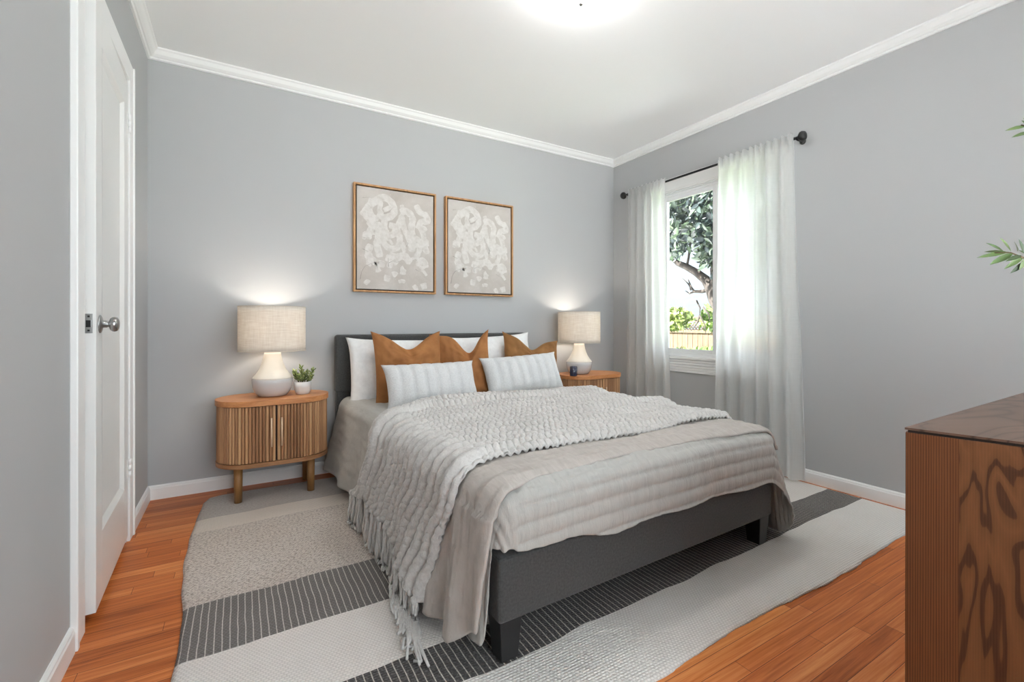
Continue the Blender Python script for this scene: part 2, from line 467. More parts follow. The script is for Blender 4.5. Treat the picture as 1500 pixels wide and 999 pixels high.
def leaf_mat(name, c1, c2, c3):
    t = NT(name)
    g = t.n.new('ShaderNodeNewGeometry')
    t.set(color=t.ramp(g.outputs['Random Per Island'], [(0.0, c1), (0.5, c2), (1.0, c3)]), rough=0.35, spec=0.5)
    return t.m
def add_leaf(b, p, d, up, L, W, bend=0.25):
    d = d.normalized(); s = d.cross(up)
    if s.length < 1e-3: s = d.cross(Vector((1, 0, 0)))
    s.normalize(); n = s.cross(d)
    pts = []
    for t, w in ((0, 0.08), (0.25, 0.8), (0.5, 1.0), (0.78, 0.65), (1.0, 0.04)):
        c = p + d * (L * t) - n * (bend * L * t * t)
        pts += [c - s * (W * w / 2) + n * (0.12 * W * w), c, c + s * (W * w / 2) + n * (0.12 * W * w)]
    fs = []
    for k in range(4):
        a = k * 3; fs += [(a, a + 1, a + 4, a + 3), (a + 1, a + 2, a + 5, a + 4)]
    b.add(pts, fs, True)
def rdir(): 
    z = random.uniform(-1, 1); a = random.uniform(0, 2 * pi); r = math.sqrt(1 - z * z); return Vector((r * cos(a), r * sin(a), z))

TX = 6.4
tree = thing('garden_tree', 'dark leafy evergreen tree with a forked leaning trunk outside the window', 'tree', at(1064, 560, TX))
tl = tree.location.copy(); tl.z = -0.4; tree.location = tl
def tp(u, v, dx=0.0): return at(u, v, TX + dx) - tl
M_bark = wood('tree_bark', rgb(28, 24, 22), rgb(48, 42, 38), rgb(72, 66, 60), (6, 6, 2), 4.0, 0.9)
b = MB()
trunk0 = tp(1060, 520); trunk0.z = 0
b.tube([trunk0, tp(1064, 480), tp(1058, 455), tp(1049, 438), tp(1042, 422), tp(1034, 410), tp(1020, 399), tp(1006, 391), tp(994, 386), tp(985, 378), tp(978, 362), tp(975, 335)],
       [0.15, 0.13, 0.12, 0.115, 0.10, 0.075, 0.062, 0.055, 0.05, 0.045, 0.035, 0.02], 10)
b.tube([tp(1047, 436), tp(1046, 415), tp(1046, 395), tp(1052, 360, 0.3), tp(1060, 320, 0.5)], [0.09, 0.075, 0.06, 0.05, 0.03], 8)
b.tube([tp(1006, 391), tp(1009, 375), tp(1012, 350), tp(1014, 320)], [0.022, 0.02, 0.018, 0.012], 6)
b.tube([tp(1040, 424), tp(1028, 427), tp(1017, 427), tp(1012, 420), tp(1008, 409)], [0.035, 0.03, 0.025, 0.018, 0.008], 6)
b.tube([tp(1017, 427), tp(1010, 430), tp(1004, 426)], [0.018, 0.014, 0.006], 5)
for (u0, v0, u1, v1) in ((1020, 440, 1025, 462), (1025, 462, 1012, 485), (1025, 462, 1034, 490), (1030, 450, 1040, 470), (1012, 425, 1000, 408)):
    b.tube([tp(u0, v0), tp((u0 + u1) / 2 + 3, (v0 + v1) / 2), tp(u1, v1)], [0.016, 0.012, 0.006], 5)
obj('trunk', b, M_bark, tree)
b = MB()
def cluster(cu, cv, du, dv, n, L, dz=0.8, lo=None):
    for _ in range(n):
        while True:
            p, q = random.uniform(-1, 1), random.uniform(-1, 1)
            if p * p + q * q < 1: break
        P = tp(cu + du * p, cv + dv * q, random.uniform(-dz, dz))
        d = rdir(); d.z -= 0.5
        add_leaf(b, P, d, rdir(), random.uniform(0.7, 1.2) * L, random.uniform(0.36, 0.5) * L)
cluster(1005, 300, 45, 42, 900, 0.15); cluster(990, 345, 22, 28, 320, 0.14); cluster(1040, 320, 24, 50, 520, 0.15); cluster(1034, 372, 12, 16, 120, 0.14, 0.4)
cluster(985, 368, 10, 10, 50, 0.13, 0.3); cluster(1085, 330, 45, 75, 900, 0.15); cluster(940, 310, 45, 50, 500, 0.16); cluster(1010, 245, 90, 35, 700, 0.16)
cluster(1056, 400, 10, 45, 160, 0.13, 0.4)
obj('foliage', b, leaf_mat('evergreen_leaf', rgb(16, 27, 28), rgb(32, 44, 42), rgb(84, 99, 78)), tree)

def shrub(name, label, cu, cv, du, dv, X, n, L, mat):
    c = at(cu, cv, X); root = thing(name, label, 'shrub', (c.x, c.y, -0.4))
    f = MB(); sm = MB()
    for _ in range(n):
        while True:
            p, q = random.uniform(-1, 1), random.uniform(-1, 1)
            if p * p + q * q < 1: break
        P = at(cu + du * p, cv + dv * q, X + random.uniform(-0.5, 0.5)) - root.location
        if P.z < 0.05: P.z = 0.05 + random.random() * 0.2
        d = rdir(); d.z += 0.3
        add_leaf(f, P, d, rdir(), L * random.uniform(0.7, 1.2), L * 0.5)
    for k in range(5): sm.tube([(random.uniform(-.1, .1), random.uniform(-.2, .2), 0), (random.uniform(-.2, .2), random.uniform(-.5, .5), 0.9)], [0.02, 0.008], 5)
    obj('foliage', f, mat, root); obj('stem', sm, M_bark, root)
    return root
M_lime = leaf_mat('lime_leaf', rgb(48, 62, 24), rgb(90, 104, 50), rgb(136, 146, 86))
shrub('climbing_shrub', 'bright yellow green bushy shrub in front of the fence at left of the pane', 990, 468, 24, 15, 8.0, 800, 0.11, M_lime)
shrub('leafy_shrub', 'dark green shrub growing under the leaning tree trunk', 1050, 468, 22, 18, 7.6, 420, 0.14, leaf_mat('shrub_leaf', rgb(50, 70, 36), rgb(96, 118, 60), rgb(150, 166, 100)))
shrub('ground_cover', 'low bright green plants at the foot of the fence', 1015, 519, 48, 6, 7.0, 700, 0.10, leaf_mat('cover_leaf', rgb(52, 74, 36), rgb(90, 114, 60), rgb(132, 150, 88)))

# ------------------------------------------------------------------ rug
def rug_material():
    t = NT('woven_wool_rug')
    tc = t.n.new('ShaderNodeTexCoord').outputs['Object']; s = t.sep(tc)
    wob = t.math('MULTIPLY', t.math('SUBTRACT', t.noise(t.comb(t.math('MULTIPLY', s[0], 2.0), s[1], 0.0), 1.4, 2), 0.5), 0.05)
    ye = t.math('SUBTRACT', t.math('ADD', s[1], wob), t.math('MULTIPLY', t.math('SUBTRACT', s[0], 0.9), 0.026))
    f = t.math('DIVIDE', t.math('SUBTRACT', ye, 0.8), 2.5)
    def st(y): return (y - 0.8) / 2.5
    cream, light, gry, taupe, tan, grey2 = rgb(236, 232, 227), rgb(232, 226, 220), rgb(104, 100, 97), rgb(214, 203, 194), rgb(220, 209, 198), rgb(184, 176, 170)
    base = t.ramp(f, [(0.0, cream), (st(1.165), rgb(66, 64, 64)), (st(1.345), light), (st(1.66), gry), (st(1.98), taupe), (st(2.66), tan), (st(2.83), grey2)], 'CONSTANT')
    isdark = t.ramp(f, [(0.0, (0, 0, 0)), (st(1.165), (1, 1, 1)), (st(1.345), (0, 0, 0)), (st(1.66), (1, 1, 1)), (st(1.98), (0, 0, 0))], 'CONSTANT')
    istau = t.ramp(f, [(0.0, (0, 0, 0)), (st(1.98), (1, 1, 1)), (st(2.66), (0.2, 0.2, 0.2)), (st(2.83), (0.7, 0.7, 0.7))], 'CONSTANT')
    sp = t.noise(tc, 95, 2, 0.7)
    base = t.mix(t.math('MULTIPLY', istau, t.ramp(sp, [(0.35, (1, 1, 1)), (0.55, (0, 0, 0))])), base, rgb(156, 146, 138))
    # cream warp lines across the dark bands
    xw = t.math('ADD', s[0], t.math('MULTIPLY', t.math('SUBTRACT', t.noise(tc, 6, 2), 0.5), 0.012))
    ph = t.math('FRACT', t.math('DIVIDE', xw, 0.0215))
    line = t.math('LESS_THAN', ph, 0.16)
    dash = t.math('GREATER_THAN', t.math('FRACT', t.math('DIVIDE', s[1], 0.020)), 0.12)
    base = t.mix(t.math('MULTIPLY', t.math('MULTIPLY', line, isdark), t.math('ADD', t.math('MULTIPLY', dash, 0.3), 0.55)), base, rgb(205, 198, 188))
    base = t.mix(t.math('MULTIPLY', isdark, t.math('MULTIPLY', t.ramp(sp, [(0.5, (0, 0, 0)), (0.7, (1, 1, 1))]), 0.4)), base, rgb(130, 126, 122))
    # plain weave: rows of little stitches
    row = t.math('FLOOR', t.math('DIVIDE', s[1], 0.0095))
    off = t.math('MULTIPLY', t.math('MODULO', row, 2.0), 0.5)
    sx = t.math('FRACT', t.math('ADD', t.math('DIVIDE', s[0], 0.0125), off))
    sy = t.math('FRACT', t.math('DIVIDE', s[1], 0.0095))
    hx = t.math('SINE', t.math('MULTIPLY', sx, pi)); hy = t.math('SINE', t.math('MULTIPLY', sy, pi))
    h = t.math('MULTIPLY', hx, hy)
    base = t.mix(t.math('MULTIPLY', t.math('SUBTRACT', 1.0, t.math('POWER', h, 0.35)), t.math('SUBTRACT', 0.38, t.math('MULTIPLY', isdark, 0.2))), base, rgb(96, 88, 82))
    big = t.noise(tc, 2.2, 3, 0.6)
    base = t.mix(0.35, base, t.ramp(big, [(0.3, rgb(176, 168, 162)), (0.7, rgb(235, 233, 230))]), 'SOFT_LIGHT')
    t.set(color=base, rough=0.95, spec=0.1, sheen=0.2)
    t.bump(t.math('ADD', h, t.math('MULTIPLY', sp, 0.6)), 0.55, 0.004)
    return t.m
RX0, RX1, RY0, RY1 = -0.175, 3.065, 0.905, 3.17
def rug_pt(u, v):
    x = RX0 + (RX1 - RX0) * u; y = RY0 + (RY1 - RY0) * v
    eu = min(u, 1 - u); 
    if u < 0.5: x += (0.018 * sin(y * 4.1 + 0.8) + 0.010 * nz(y * 5, 3)) * (1 - smooth01(u / 0.1))
    if v < 0.5: y += (0.010 * sin(x * 5.3) + 0.008 * nz(x * 9, 1) + 0.003 * nz(x * 60, 2)) * (1 - smooth01(v / 0.1))
    # rounded corners
    cu = max(0, 1 - (x - RX0) / 0.10); cv = max(0, 1 - (RY1 - y) / 0.10)
    if cu > 0 and cv > 0: x += 0.025 * cu * cv; y -= 0.025 * cu * cv
    z = 0.010 + 0.0015 * nz(x * 4, y * 4) + (0.004 * smooth01(nz(x * 1.7 + 4, y * 3.0) + 0.1) if v < 0.2 else 0)
    e = min(eu * (RX1 - RX0), min(v, 1 - v) * (RY1 - RY0)); z -= 0.006 * (1 - smooth01(e / 0.02))
    return (x, y, z)
b = MB(); b.grid(rug_pt, 220, 150)
rug = tag(obj('area_rug', b, rug_material(), solid=0.008), 'large woven wool rug striped in cream, taupe and charcoal under the bed', 'rug')

# ------------------------------------------------------------------ bed
BX, BY, BA = 1.36, 1.165, radians(1.5)
MBED = Matrix.Translation((BX, BY, 0)) @ Matrix.Rotation(BA, 4, 'Z')
RZ = 0.012
M_char = fabric('charcoal_upholstery', rgb(62, 62, 62), rgb(82, 82, 81), 140, 0.3)
M_blackleg = simple('black_wood_leg', rgb(26, 26, 28), 0.35)
bed = thing('bed', 'charcoal grey upholstered platform bed with black legs and padded headboard', 'bed', (BX, BY, 0), BA)
b = MB(); b.box(-0.718, 0.718, 0.0, 2.04, 0.135, 0.325)
obj('base_frame', b, M_char, bed, bevel=0.012, segs=3)
b = MB(); b.box(-0.752, 0.752, 2.035, 2.105, 0.545, 0.930)
obj('headboard', b, M_char, bed, bevel=0.02, segs=4)
for s in (-1, 1):
    b = MB(); b.box(s * 0.70 - 0.045, s * 0.70 + 0.045, 2.045, 2.095, RZ, 0.56)
    obj('headboard_post', b, M_char, bed, bevel=0.006)
for (x, y) in ((-0.672, 0.045), (0.672, 0.045), (-0.672, 1.98), (0.672, 1.98)):
    b = MB(); t0, t1 = 0.038, 0.029
    vs = [(x + a * t1, y + c * t1, RZ) for a, c in ((-1, -1), (1, -1), (1, 1), (-1, 1))] + [(x + a * t0, y + c * t0, 0.137) for a, c in ((-1, -1), (1, -1), (1, 1), (-1, 1))]
    b.add(vs, [(3, 2, 1, 0), (4, 5, 6, 7)] + [(i, (i + 1) % 4, 4 + (i + 1) % 4, 4 + i) for i in range(4)])
    obj('leg', b, M_blackleg, bed, bevel=0.003)
b = MB(); b.box(-0.70, 0.70, 0.015, 2.03, 0.325, 0.495)
obj('mattress', b, simple('mattress_ticking', rgb(232, 230, 226), 0.9), bed, bevel=0.04, segs=4)

AH, RR, Y0 = 0.735, 0.065, -0.022
def drape(s, t, h=0.0, T=0.512, flare=0.10, fold=0.32, wav=None, zmin=0.02, y0=None):
    Y0 = -0.022 if y0 is None else y0
    es = max(0.0, abs(s) - (AH - RR)); et = max(0.0, (Y0 + RR) - t)
    rho = hypot(es, et); sg = 1 if s >= 0 else -1
    cx = max(-(AH - RR), min(AH - RR, s)); cy = max(t, Y0 + RR)
    top = T + 0.016 * (1 - (abs(cx) / AH) ** 3) + 0.006 * nz(cx * 3, cy * 3, 2)
    if rho < 1e-9: return Vector((s, t, top + h))
    dx, dy = es / rho * sg, -et / rho
    phi = rho / RR
    if phi < pi / 2:
        hor = RR * sin(phi); drop = RR * (1 - cos(phi)); nh, nv = sin(phi), cos(phi)
    else:
        L = rho - RR * pi / 2; k = abs(2 * dx * dy)
        hor = RR + flare * L * (1.0 if et <= 0 else abs(dx)) + fold * L * k ** 1.5
        if wav: hor += wav(s, t, L)
        drop = RR + L; nh, nv = 1.0, 0.0
    p = Vector((cx + dx * (hor + nh * h), cy + dy * (hor + nh * h), top - drop + nv * h))
    if p.z < zmin:
        ov = zmin - p.z; p.z = zmin + 0.004 * sin(s * 60 + t * 40) ** 2; p.x += dx * ov * 0.5; p.y += dy * ov * 0.25
    return p

def quilt_mat(name, c1, c2, bump=0.5, wr=1.0):
    t = NT(name); v = t.coord((1, 1, 1))
    n = t.noise(t.coord((30, 8, 8)), 2.2, 3, 0.6, 0.5)     # crinkles running across the channels
    fine = t.noise(v, 260, 2, 0.6)
    t.set(color=t.ramp(n, [(0.25, c1), (0.75, c2)]), rough=0.92, spec=0.15, sheen=0.15)
    t.bump(t.math('ADD', t.math('MULTIPLY', n, wr), t.math('MULTIPLY', fine, 0.15)), bump, 0.012)
    return t.m

# coverlet
def cov_pt(u, v):
    smax = AH + (0.42 if u < 0.5 else 0.47)
    s = smax * (2 * u - 1)
    drop = interp(s, [(-AH, 0.16), (-0.5, 0.185), (-0.28, 0.215), (0.2, 0.212), (0.75, 0.222)]) + 0.004 * sin(s * 17)
    tmin = Y0 + RR - (drop - RR + RR * pi / 2)
    t = tmin + (2.015 - tmin) * v ** 1.15
    et = (Y0 + RR) - t
    es = abs(s) - (AH - RR)
    if es > 0 and et > 0:      # rounded corner of the spread
        em, tm = smax - (AH - RR), (Y0 + RR) - tmin
        pp, qq = es / em, et / tm
        th = math.atan2(qq, pp); mm = max(pp, qq)
        lim = 0.95 if s > 0 else 0.30
        rm = tm + (em - tm) * (1 - smooth01((th / (pi / 2)) / lim))
        s = math.copysign(AH - RR + mm * rm * cos(th), s); t = Y0 + RR - mm * rm * sin(th); et = (Y0 + RR) - t
    puff = 0.0
    if t < 0.6:
        q = (t + 0.197) / 0.052; puff = (0.003 if s < -(AH - RR) else 0.011) * (abs(sin(pi * q)) ** 0.38 - 0.7) * (1 - smooth01((t - 0.2) / 0.3))
    ch = 0.003 * (abs(sin(pi * s / 0.06)) ** 0.6) if t > 0.3 else 0
    wr = 0.004 * nz(s * 22, t * 7, 1) + 0.003 * nz(s * 40, t * 12, 5)
    fl = interp(t, [(0.0, 0.24 if s > 0 else 0.03), (0.5, 0.14), (1.2, 0.12), (2.0, 0.20)])
    L0 = lambda s_, t_, L: 0.045 * L * sin(t_ * 16 + 0.7) * smooth01(t_ / 0.1) + 0.04 * L * nz(t_ * 6, 2)
    hem = 0.0
    return drape(s, t, puff + ch + wr + 0.004, flare=fl, fold=(0.10 if s > 0 else 0.0), wav=L0)
b = MB(); b.grid(cov_pt, 230, 260)
cov = tag(obj('coverlet', b, quilt_mat('coverlet_cotton', rgb(173, 171, 166), rgb(181, 179, 174), 0.35), solid=0.006), 'off white channel stitched coverlet spread over the whole bed', 'bedspread')
cov.matrix_world = MBED

# taupe blanket folded across the foot
def tau_pt(u, v):
    hang = 0.345 + 0.085 * smooth01(v * 0.62 / 0.16)
    s = -(AH + hang) + (2 * AH + hang + 0.06) * u
    t0 = interp(s, [(-AH - 0.5, 0.0), (-AH, -0.018), (-0.55, 0.028), (0.0, 0.035), (0.55, 0.01), (0.8, -0.01)])
    t1 = 0.62 - 0.10 * smooth01((-s - AH) / 0.4)
    t = t0 + (t1 - t0) * v
    ed = min(v, 1 - v); puff = 0.016 * (1 - exp(-ed * 26)) 
    st = 0.004 * abs(sin(pi * (t - t0) / 0.115)) ** 0.5
    wr = 0.006 * nz(s * 6, t * 26, 3) + 0.004 * nz(s * 14, t * 40, 8)
    def wv(s_, t_, L): 
        a = 0.11 * L * (sin(t_ * 40 + 2.6) * 0.5 + 0.5)
        return a * smooth01(L / 0.15) + 0.012
    p = drape(s, t, 0.006 + puff + st + wr, flare=0.05, fold=0.0, wav=wv, zmin=0.05, y0=-0.095)
    return p
b = MB(); b.grid(tau_pt, 220, 110)
tau = tag(obj('quilt', b, quilt_mat('quilt_linen', rgb(172, 164, 157), rgb(188, 181, 175), 0.4, 0.8), solid=0.012), 'taupe grey puffy quilt folded across the foot of the bed, draped to the rug', 'quilt')
tau.matrix_world = MBED

# knitted throw
BACK = [(-1.12, 1.30), (-0.98, 1.16), (-0.80, 1.05), (-0.68, 1.08), (-0.46, 1.20), (-0.15, 1.19), (0.11, 1.17), (0.45, 1.20), (0.71, 1.24), (0.85, 1.20)]
FRONT = [(-1.12, 0.30), (-0.95, 0.25), (-0.75, 0.17), (-0.55, 0.205), (-0.3, 0.20), (0.0, 0.18), (0.4, 0.19), (0.87, 0.215)]
def throw_end(a): return -(AH + interp(a, [(0, 0.325), (0.2, 0.30), (0.45, 0.30), (0.65, 0.33), (0.85, 0.37), (1, 0.40)]))
def throw_base(a, bq, extra=0.0):
    s0 = throw_end(a); s1 = 0.80 + 0.03 * sin(a * 9) + 0.02 * nz(a * 7, 4)
    s = s0 + (s1 - s0) * bq - extra
    yb, yf = interp(s, BACK), interp(s, FRONT)
    t = yb + (yf - yb) * a
    return s, t
def throw_pt(u, v, extra=0.0, hh=0.0):
    a, q = v, u
    s, t = throw_base(a, q, extra)
    wob = 0.010 * sin(s * 7 + a * 3) + 0.014 * nz(s * 3, a * 4, 1) + 0.004 * sin(s * 40 + a * 20)
    ph = (a + wob) * 15
    rib = abs(cos(pi * ph)) ** 0.65
    knit = 0.5 + 0.5 * sin(2 * pi * (s / 0.030 + 0.4 * nz(s * 8, a * 20) + 0.5 * math.floor(ph)))
    tp_ = smooth01((s + AH) / 0.3)
    h = 0.018 + (0.036 - 0.016 * tp_) * rib + (0.008 + 0.006 * tp_) * knit * (1 - 0.5 * rib * (1 - tp_)) + 0.003 * nz(s * 70, t * 70)
    # thick rolled fold along the back edge and a chunky front border
    roll = exp(-((a - 0.10) / 0.075) ** 2) * interp(s, [(-1.1, 0.012), (-0.8, 0.036), (-0.3, 0.042), (0.3, 0.036), (0.8, 0.016)]) - exp(-((a - 0.225) / 0.025) ** 2) * 0.014
    roll2 = exp(-((a - 0.955) / 0.05) ** 2) * 0.006
    roll3 = exp(-((a - 0.55 - 0.08 * sin(s * 2.2)) / 0.05) ** 2) * 0.028 * smooth01((s + 0.3) / 0.5)
    lump = 0.012 * nz(s * 3.2 + 1, t * 5, 6)
    edge = 1 - smooth01(min(a, 1 - a) / 0.02)
    h += roll + roll2 + roll3 + lump - 0.018 * edge + hh
    def wv(s_, t_, L): return 0.035 * L * sin(t_ * 15 + 1.0) * smooth01(L / 0.1)
    return drape(s, t, max(h, 0.02), flare=0.15, fold=0.15, wav=wv, zmin=0.03)
def knit_mat():
    t = NT('chunky_knit'); v = t.coord()
    n = t.noise(v, 120, 3, 0.7); g = t.noise(v, 5, 2)
    f = t.math('ADD', t.math('MULTIPLY', n, 0.6), t.math('MULTIPLY', g, 0.4))
    t.set(color=t.ramp(f, [(0.3, rgb(188, 184, 180)), (0.7, rgb(216, 213, 210))]), rough=0.95, spec=0.1, sheen=0.3)
    t.bump(n, 0.6, 0.005); return t.m
M_knit = knit_mat()
b = MB(); b.grid(throw_pt, 400, 300)
throw = tag(obj('knitted_throw', b, M_knit, solid=0.010), 'chunky cream knitted throw with tassels draped across the middle of the bed', 'throw')
throw.matrix_world = MBED
random.seed(11)
NT_ = 27
for i in range(NT_):
    a = (i + 0.5) / NT_
    p0 = throw_pt(0.0, a); pu = throw_pt(0.03, a)
    d = (p0 - pu); d.normalize()
    Lg = interp(a, [(0, 0.165), (0.45, 0.18), (0.75, 0.21), (1, 0.25)])
    tb = MB()
    tb.ellipsoid(p0 + Vector((-0.004, 0, 0.004)), (0.013, 0.013, 0.014), nu=8, nv=5)
    for k in range(11):
        ang = 2 * pi * k / 11 + random.uniform(-.2, .2); rr = random.uniform(0.5, 1.0)
        off = Vector((cos(ang) * 0.011 * rr, sin(ang) * 0.013 * rr, 0))
        sp = 0.6 + random.uniform(0.0, 0.6)
        LL = Lg * random.uniform(0.85, 1.1); pts = []
        sway = Vector((random.uniform(-.006, .004), random.uniform(-.010, .010), 0)) * (1 + 4 * smooth01((a - 0.75) / 0.2))
        for j in range(8):
            f = j / 7
            q = p0 + off * (0.5 + sp * 0.75 * min(1, f * 1.6)) + sway * f * f + Vector((-0.004 * f, 0, -LL * f)) + Vector((0.003 * sin(f * 9 + k), 0.003 * cos(f * 8 + k * 2), 0))
            if q.z < 0.022:
                ov = 0.022 - q.z; q.z = 0.022 + 0.006 * random.random(); q.x -= ov * 0.25; q.y -= ov * random.uniform(0.55, 0.95)
            pts.append(q)
        tb.tube(pts, [0.0048, 0.0056, 0.006, 0.006, 0.006, 0.0058, 0.0055, 0.0042], 6)
    obj('tassel', tb, M_knit, throw)

# ------------------------------------------------------------------ pillows
def pillow_mb(w, h, th, pin=0.06, chop=0.0, cu=0.0, cw=0.4, seed=0, channels=0, N=56, wr=0.008, slump=0.0, ear=0.03):
    b = MB()
    for side in (1, -1):
        def P(i, j):
            u, v = 2 * i - 1, 2 * j - 1
            ex = 1 - pin * (1 - v * v) * abs(u) ** 3; ey = 1 - pin * (1 - u * u) * abs(v) ** 3
            x = w / 2 * u * ex * (1 + ear * (u * u * v * v) ** 3); y = h / 2 * v * ey * (1 + ear * (u * u * v * v) ** 3)
            prof = ((1 - abs(u) ** 2.6) * (1 - abs(v) ** 2.6)) ** 0.46 if abs(u) < 1 and abs(v) < 1 else 0
            z = th / 2 * prof
            g = exp(-((u - cu) / cw) ** 2); up = smooth01((v + 0.25) / 1.25)
            y -= chop * g * up
            z *= 1 + 0.25 * chop / max(h, .1) * 4 * g * up * (1 if v < .6 else 0.5)
            if chop: z -= 0.45 * z * exp(-((u - cu) / 0.10) ** 2) * smooth01((v - 0.1) / 0.7)
            if slump: y -= slump * h * (1 - v * v) * 0.0; z *= 1 + slump * (-v) * 0.6
            if channels:
                q = (u + 1) / 2 * channels
                z += prof ** 0.5 * 0.020 * (abs(sin(pi * q)) ** 0.5 - 0.75)
            e = min(1, prof * 2)
            z += e * wr * (nz(u * 2.5 + seed, v * 2.5, seed * 1.7) + 0.5 * nz(u * 6 + seed, v * 5, seed))
            return Vector((x, y, side * z))
        o = len(b.v); b.grid(P, N, N)
        if side < 0:
            for k in range(len(b.f) - N * N, len(b.f)): b.f[k] = tuple(reversed(b.f[k]))
    return b
def piping(w, h, pin, chop, cu, cw, ear): pass
def place(o, c, yaw=0.0, tilt=15, roll=0.0):
    """c: centre in bed space; faces the foot of the bed, leaning back by tilt degrees"""
    y = radians(yaw); t = radians(tilt)
    e1 = Vector((cos(y), sin(y), 0)); n0 = Vector((sin(y), -cos(y), 0)); Z = Vector((0, 0, 1))
    up = Z * cos(t) - n0 * sin(t); n = n0 * cos(t) + Z * sin(t)
    M = Matrix((e1, up, n)).transposed().to_4x4()
    o.matrix_world = MBED @ Matrix.Translation(c) @ M @ Matrix.Rotation(radians(roll), 4, 'Z')
M_white = fabric('white_cotton', rgb(236, 236, 236), rgb(246, 246, 246), 40, 0.3, wrinkle=1.2)
def velvet(name, c1, c2):
    t = NT(name); n = t.noise(t.coord(), 7, 4, 0.65, 0.5)
    t.set(color=t.ramp(n, [(0.3, c1), (0.7, c2)]), rough=0.75, sheen=0.6, spec=0.2)
    t.b.inputs['Sheen Tint'].default_value = c2
    t.bump(t.noise(t.coord(), 240, 2), 0.15, 0.003); return t.m
M_brown = velvet('caramel_velvet', rgb(136, 90, 52), rgb(164, 112, 68))
M_olive = velvet('dark_caramel_velvet', rgb(112, 76, 42), rgb(146, 104, 62))
M_lumbar = fabric('lumbar_boucle', rgb(214, 214, 214), rgb(232, 232, 232), 150, 0.6)

def cushion(name, mb, mat, c, label, cat, group, **kw):
    o = obj(name, mb, mat, merge=True); tag(o, label, cat, group); place(o, Vector(c), **kw); return o
cushion('bed_pillow', pillow_mb(0.70, 0.46, 0.17, 0.03, seed=1, ear=0.05), M_white, (-0.345, 1.915, 0.672), 'white cotton bed pillow against the headboard, behind the leftmost brown cushion', 'pillow', 'white bed pillows', tilt=14, roll=-1.5)
cushion('bed_pillow', pillow_mb(0.70, 0.46, 0.17, 0.03, seed=4, ear=0.05), M_white, (0.375, 1.92, 0.685), 'white cotton bed pillow against the headboard, at its right end', 'pillow', 'white bed pillows', tilt=12, roll=2.5)
cushion('velvet_cushion', pillow_mb(0.44, 0.47, 0.16, 0.05, chop=0.105, cu=0.02, cw=0.55, seed=2, wr=0.016, ear=0.04), M_brown, (-0.375, 1.70, 0.722), 'caramel brown velvet cushion with a central dent, leftmost of the three', 'cushion', 'brown velvet cushions', tilt=14, yaw=-3)
cushion('velvet_cushion', pillow_mb(0.40, 0.47, 0.15, 0.05, chop=0.14, cu=0.30, cw=0.40, seed=7, wr=0.016, ear=0.05), M_brown, (0.022, 1.75, 0.712), 'caramel brown velvet cushion between two others, peaking between the lumbar pillows', 'cushion', 'brown velvet cushions', tilt=15, yaw=-30, roll=6)
cushion('velvet_cushion', pillow_mb(0.48, 0.45, 0.15, 0.05, chop=0.085, cu=0.0, cw=0.42, seed=9, wr=0.016, ear=0.07), M_olive, (0.60, 1.735, 0.68), 'darker brown velvet cushion slumped at the right near the far lamp', 'cushion', 'brown velvet cushions', tilt=16, yaw=0, roll=-9)
cushion('lumbar_pillow', pillow_mb(0.585, 0.265, 0.17, 0.05, seed=3, channels=8, wr=0.005, ear=0.03), M_lumbar, (-0.315, 1.455, 0.640), 'white channel stitched lumbar pillow, the nearer one in front of caramel cushions', 'cushion', 'white lumbar pillows', tilt=22, yaw=2)
cushion('lumbar_pillow', pillow_mb(0.64, 0.275, 0.17, 0.05, seed=6, channels=8, wr=0.005, ear=0.04), M_lumbar, (0.41, 1.56, 0.650), 'white channel stitched lumbar pillow on the right, in front of darker brown cushion', 'cushion', 'white lumbar pillows', tilt=22, yaw=2, roll=2)

# ------------------------------------------------------------------ nightstands
M_oaktop = wood('nightstand_top_oak', rgb(164, 104, 60), rgb(190, 128, 80), rgb(206, 148, 98), (2, 14, 14), 3.0, 0.4)
M_edge = wood('nightstand_edge_oak', rgb(134, 92, 60), rgb(156, 112, 76), rgb(176, 132, 94), (3, 3, 30), 3.0, 0.45)
def slat_mat():
    t = NT('slat_oak'); g = t.n.new('ShaderNodeNewGeometry')
    n = t.noise(t.coord((40, 40, 3)), 3.0, 4, 0.6)
    f = t.math('ADD', t.math('MULTIPLY', g.outputs['Random Per Island'], 0.6), t.math('MULTIPLY', n, 0.45))
    t.set(color=t.ramp(f, [(0.15, rgb(134, 96, 68)), (0.5, rgb(172, 128, 92)), (0.9, rgb(202, 160, 118))]), rough=0.5, spec=0.3); return t.m
M_slat = slat_mat()
M_groove = simple('slat_backing', rgb(60, 40, 28), 0.8)
M_brass = NT('pale_brass').set(color=rgb(226, 198, 168), metal=0.25, rough=0.4).m
M_nsleg = wood('nightstand_leg_oak', rgb(120, 84, 48), rgb(142, 102, 60), rgb(158, 118, 74), (20, 20, 2), 3.0, 0.4)
NW, ND, NH = 0.60, 0.36, 0.575
def stadium(hx, r, n=40):
    out = []
    for k in range(n + 1):
        a = -pi / 2 + pi * k / n; out.append((hx + r * cos(a), r * sin(a)))
    for k in range(n + 1):
        a = pi / 2 + pi * k / n; out.append((-hx + r * cos(a), r * sin(a)))
    return out
def front_path(d, r, hx):
    """point and angle at arc distance d from front centre, going left, on a stadium of radius r"""
    if d <= hx: return (-d, -r), 0.0
    a = (d - hx) / r
    return (-hx - r * sin(a), -r * cos(a)), a
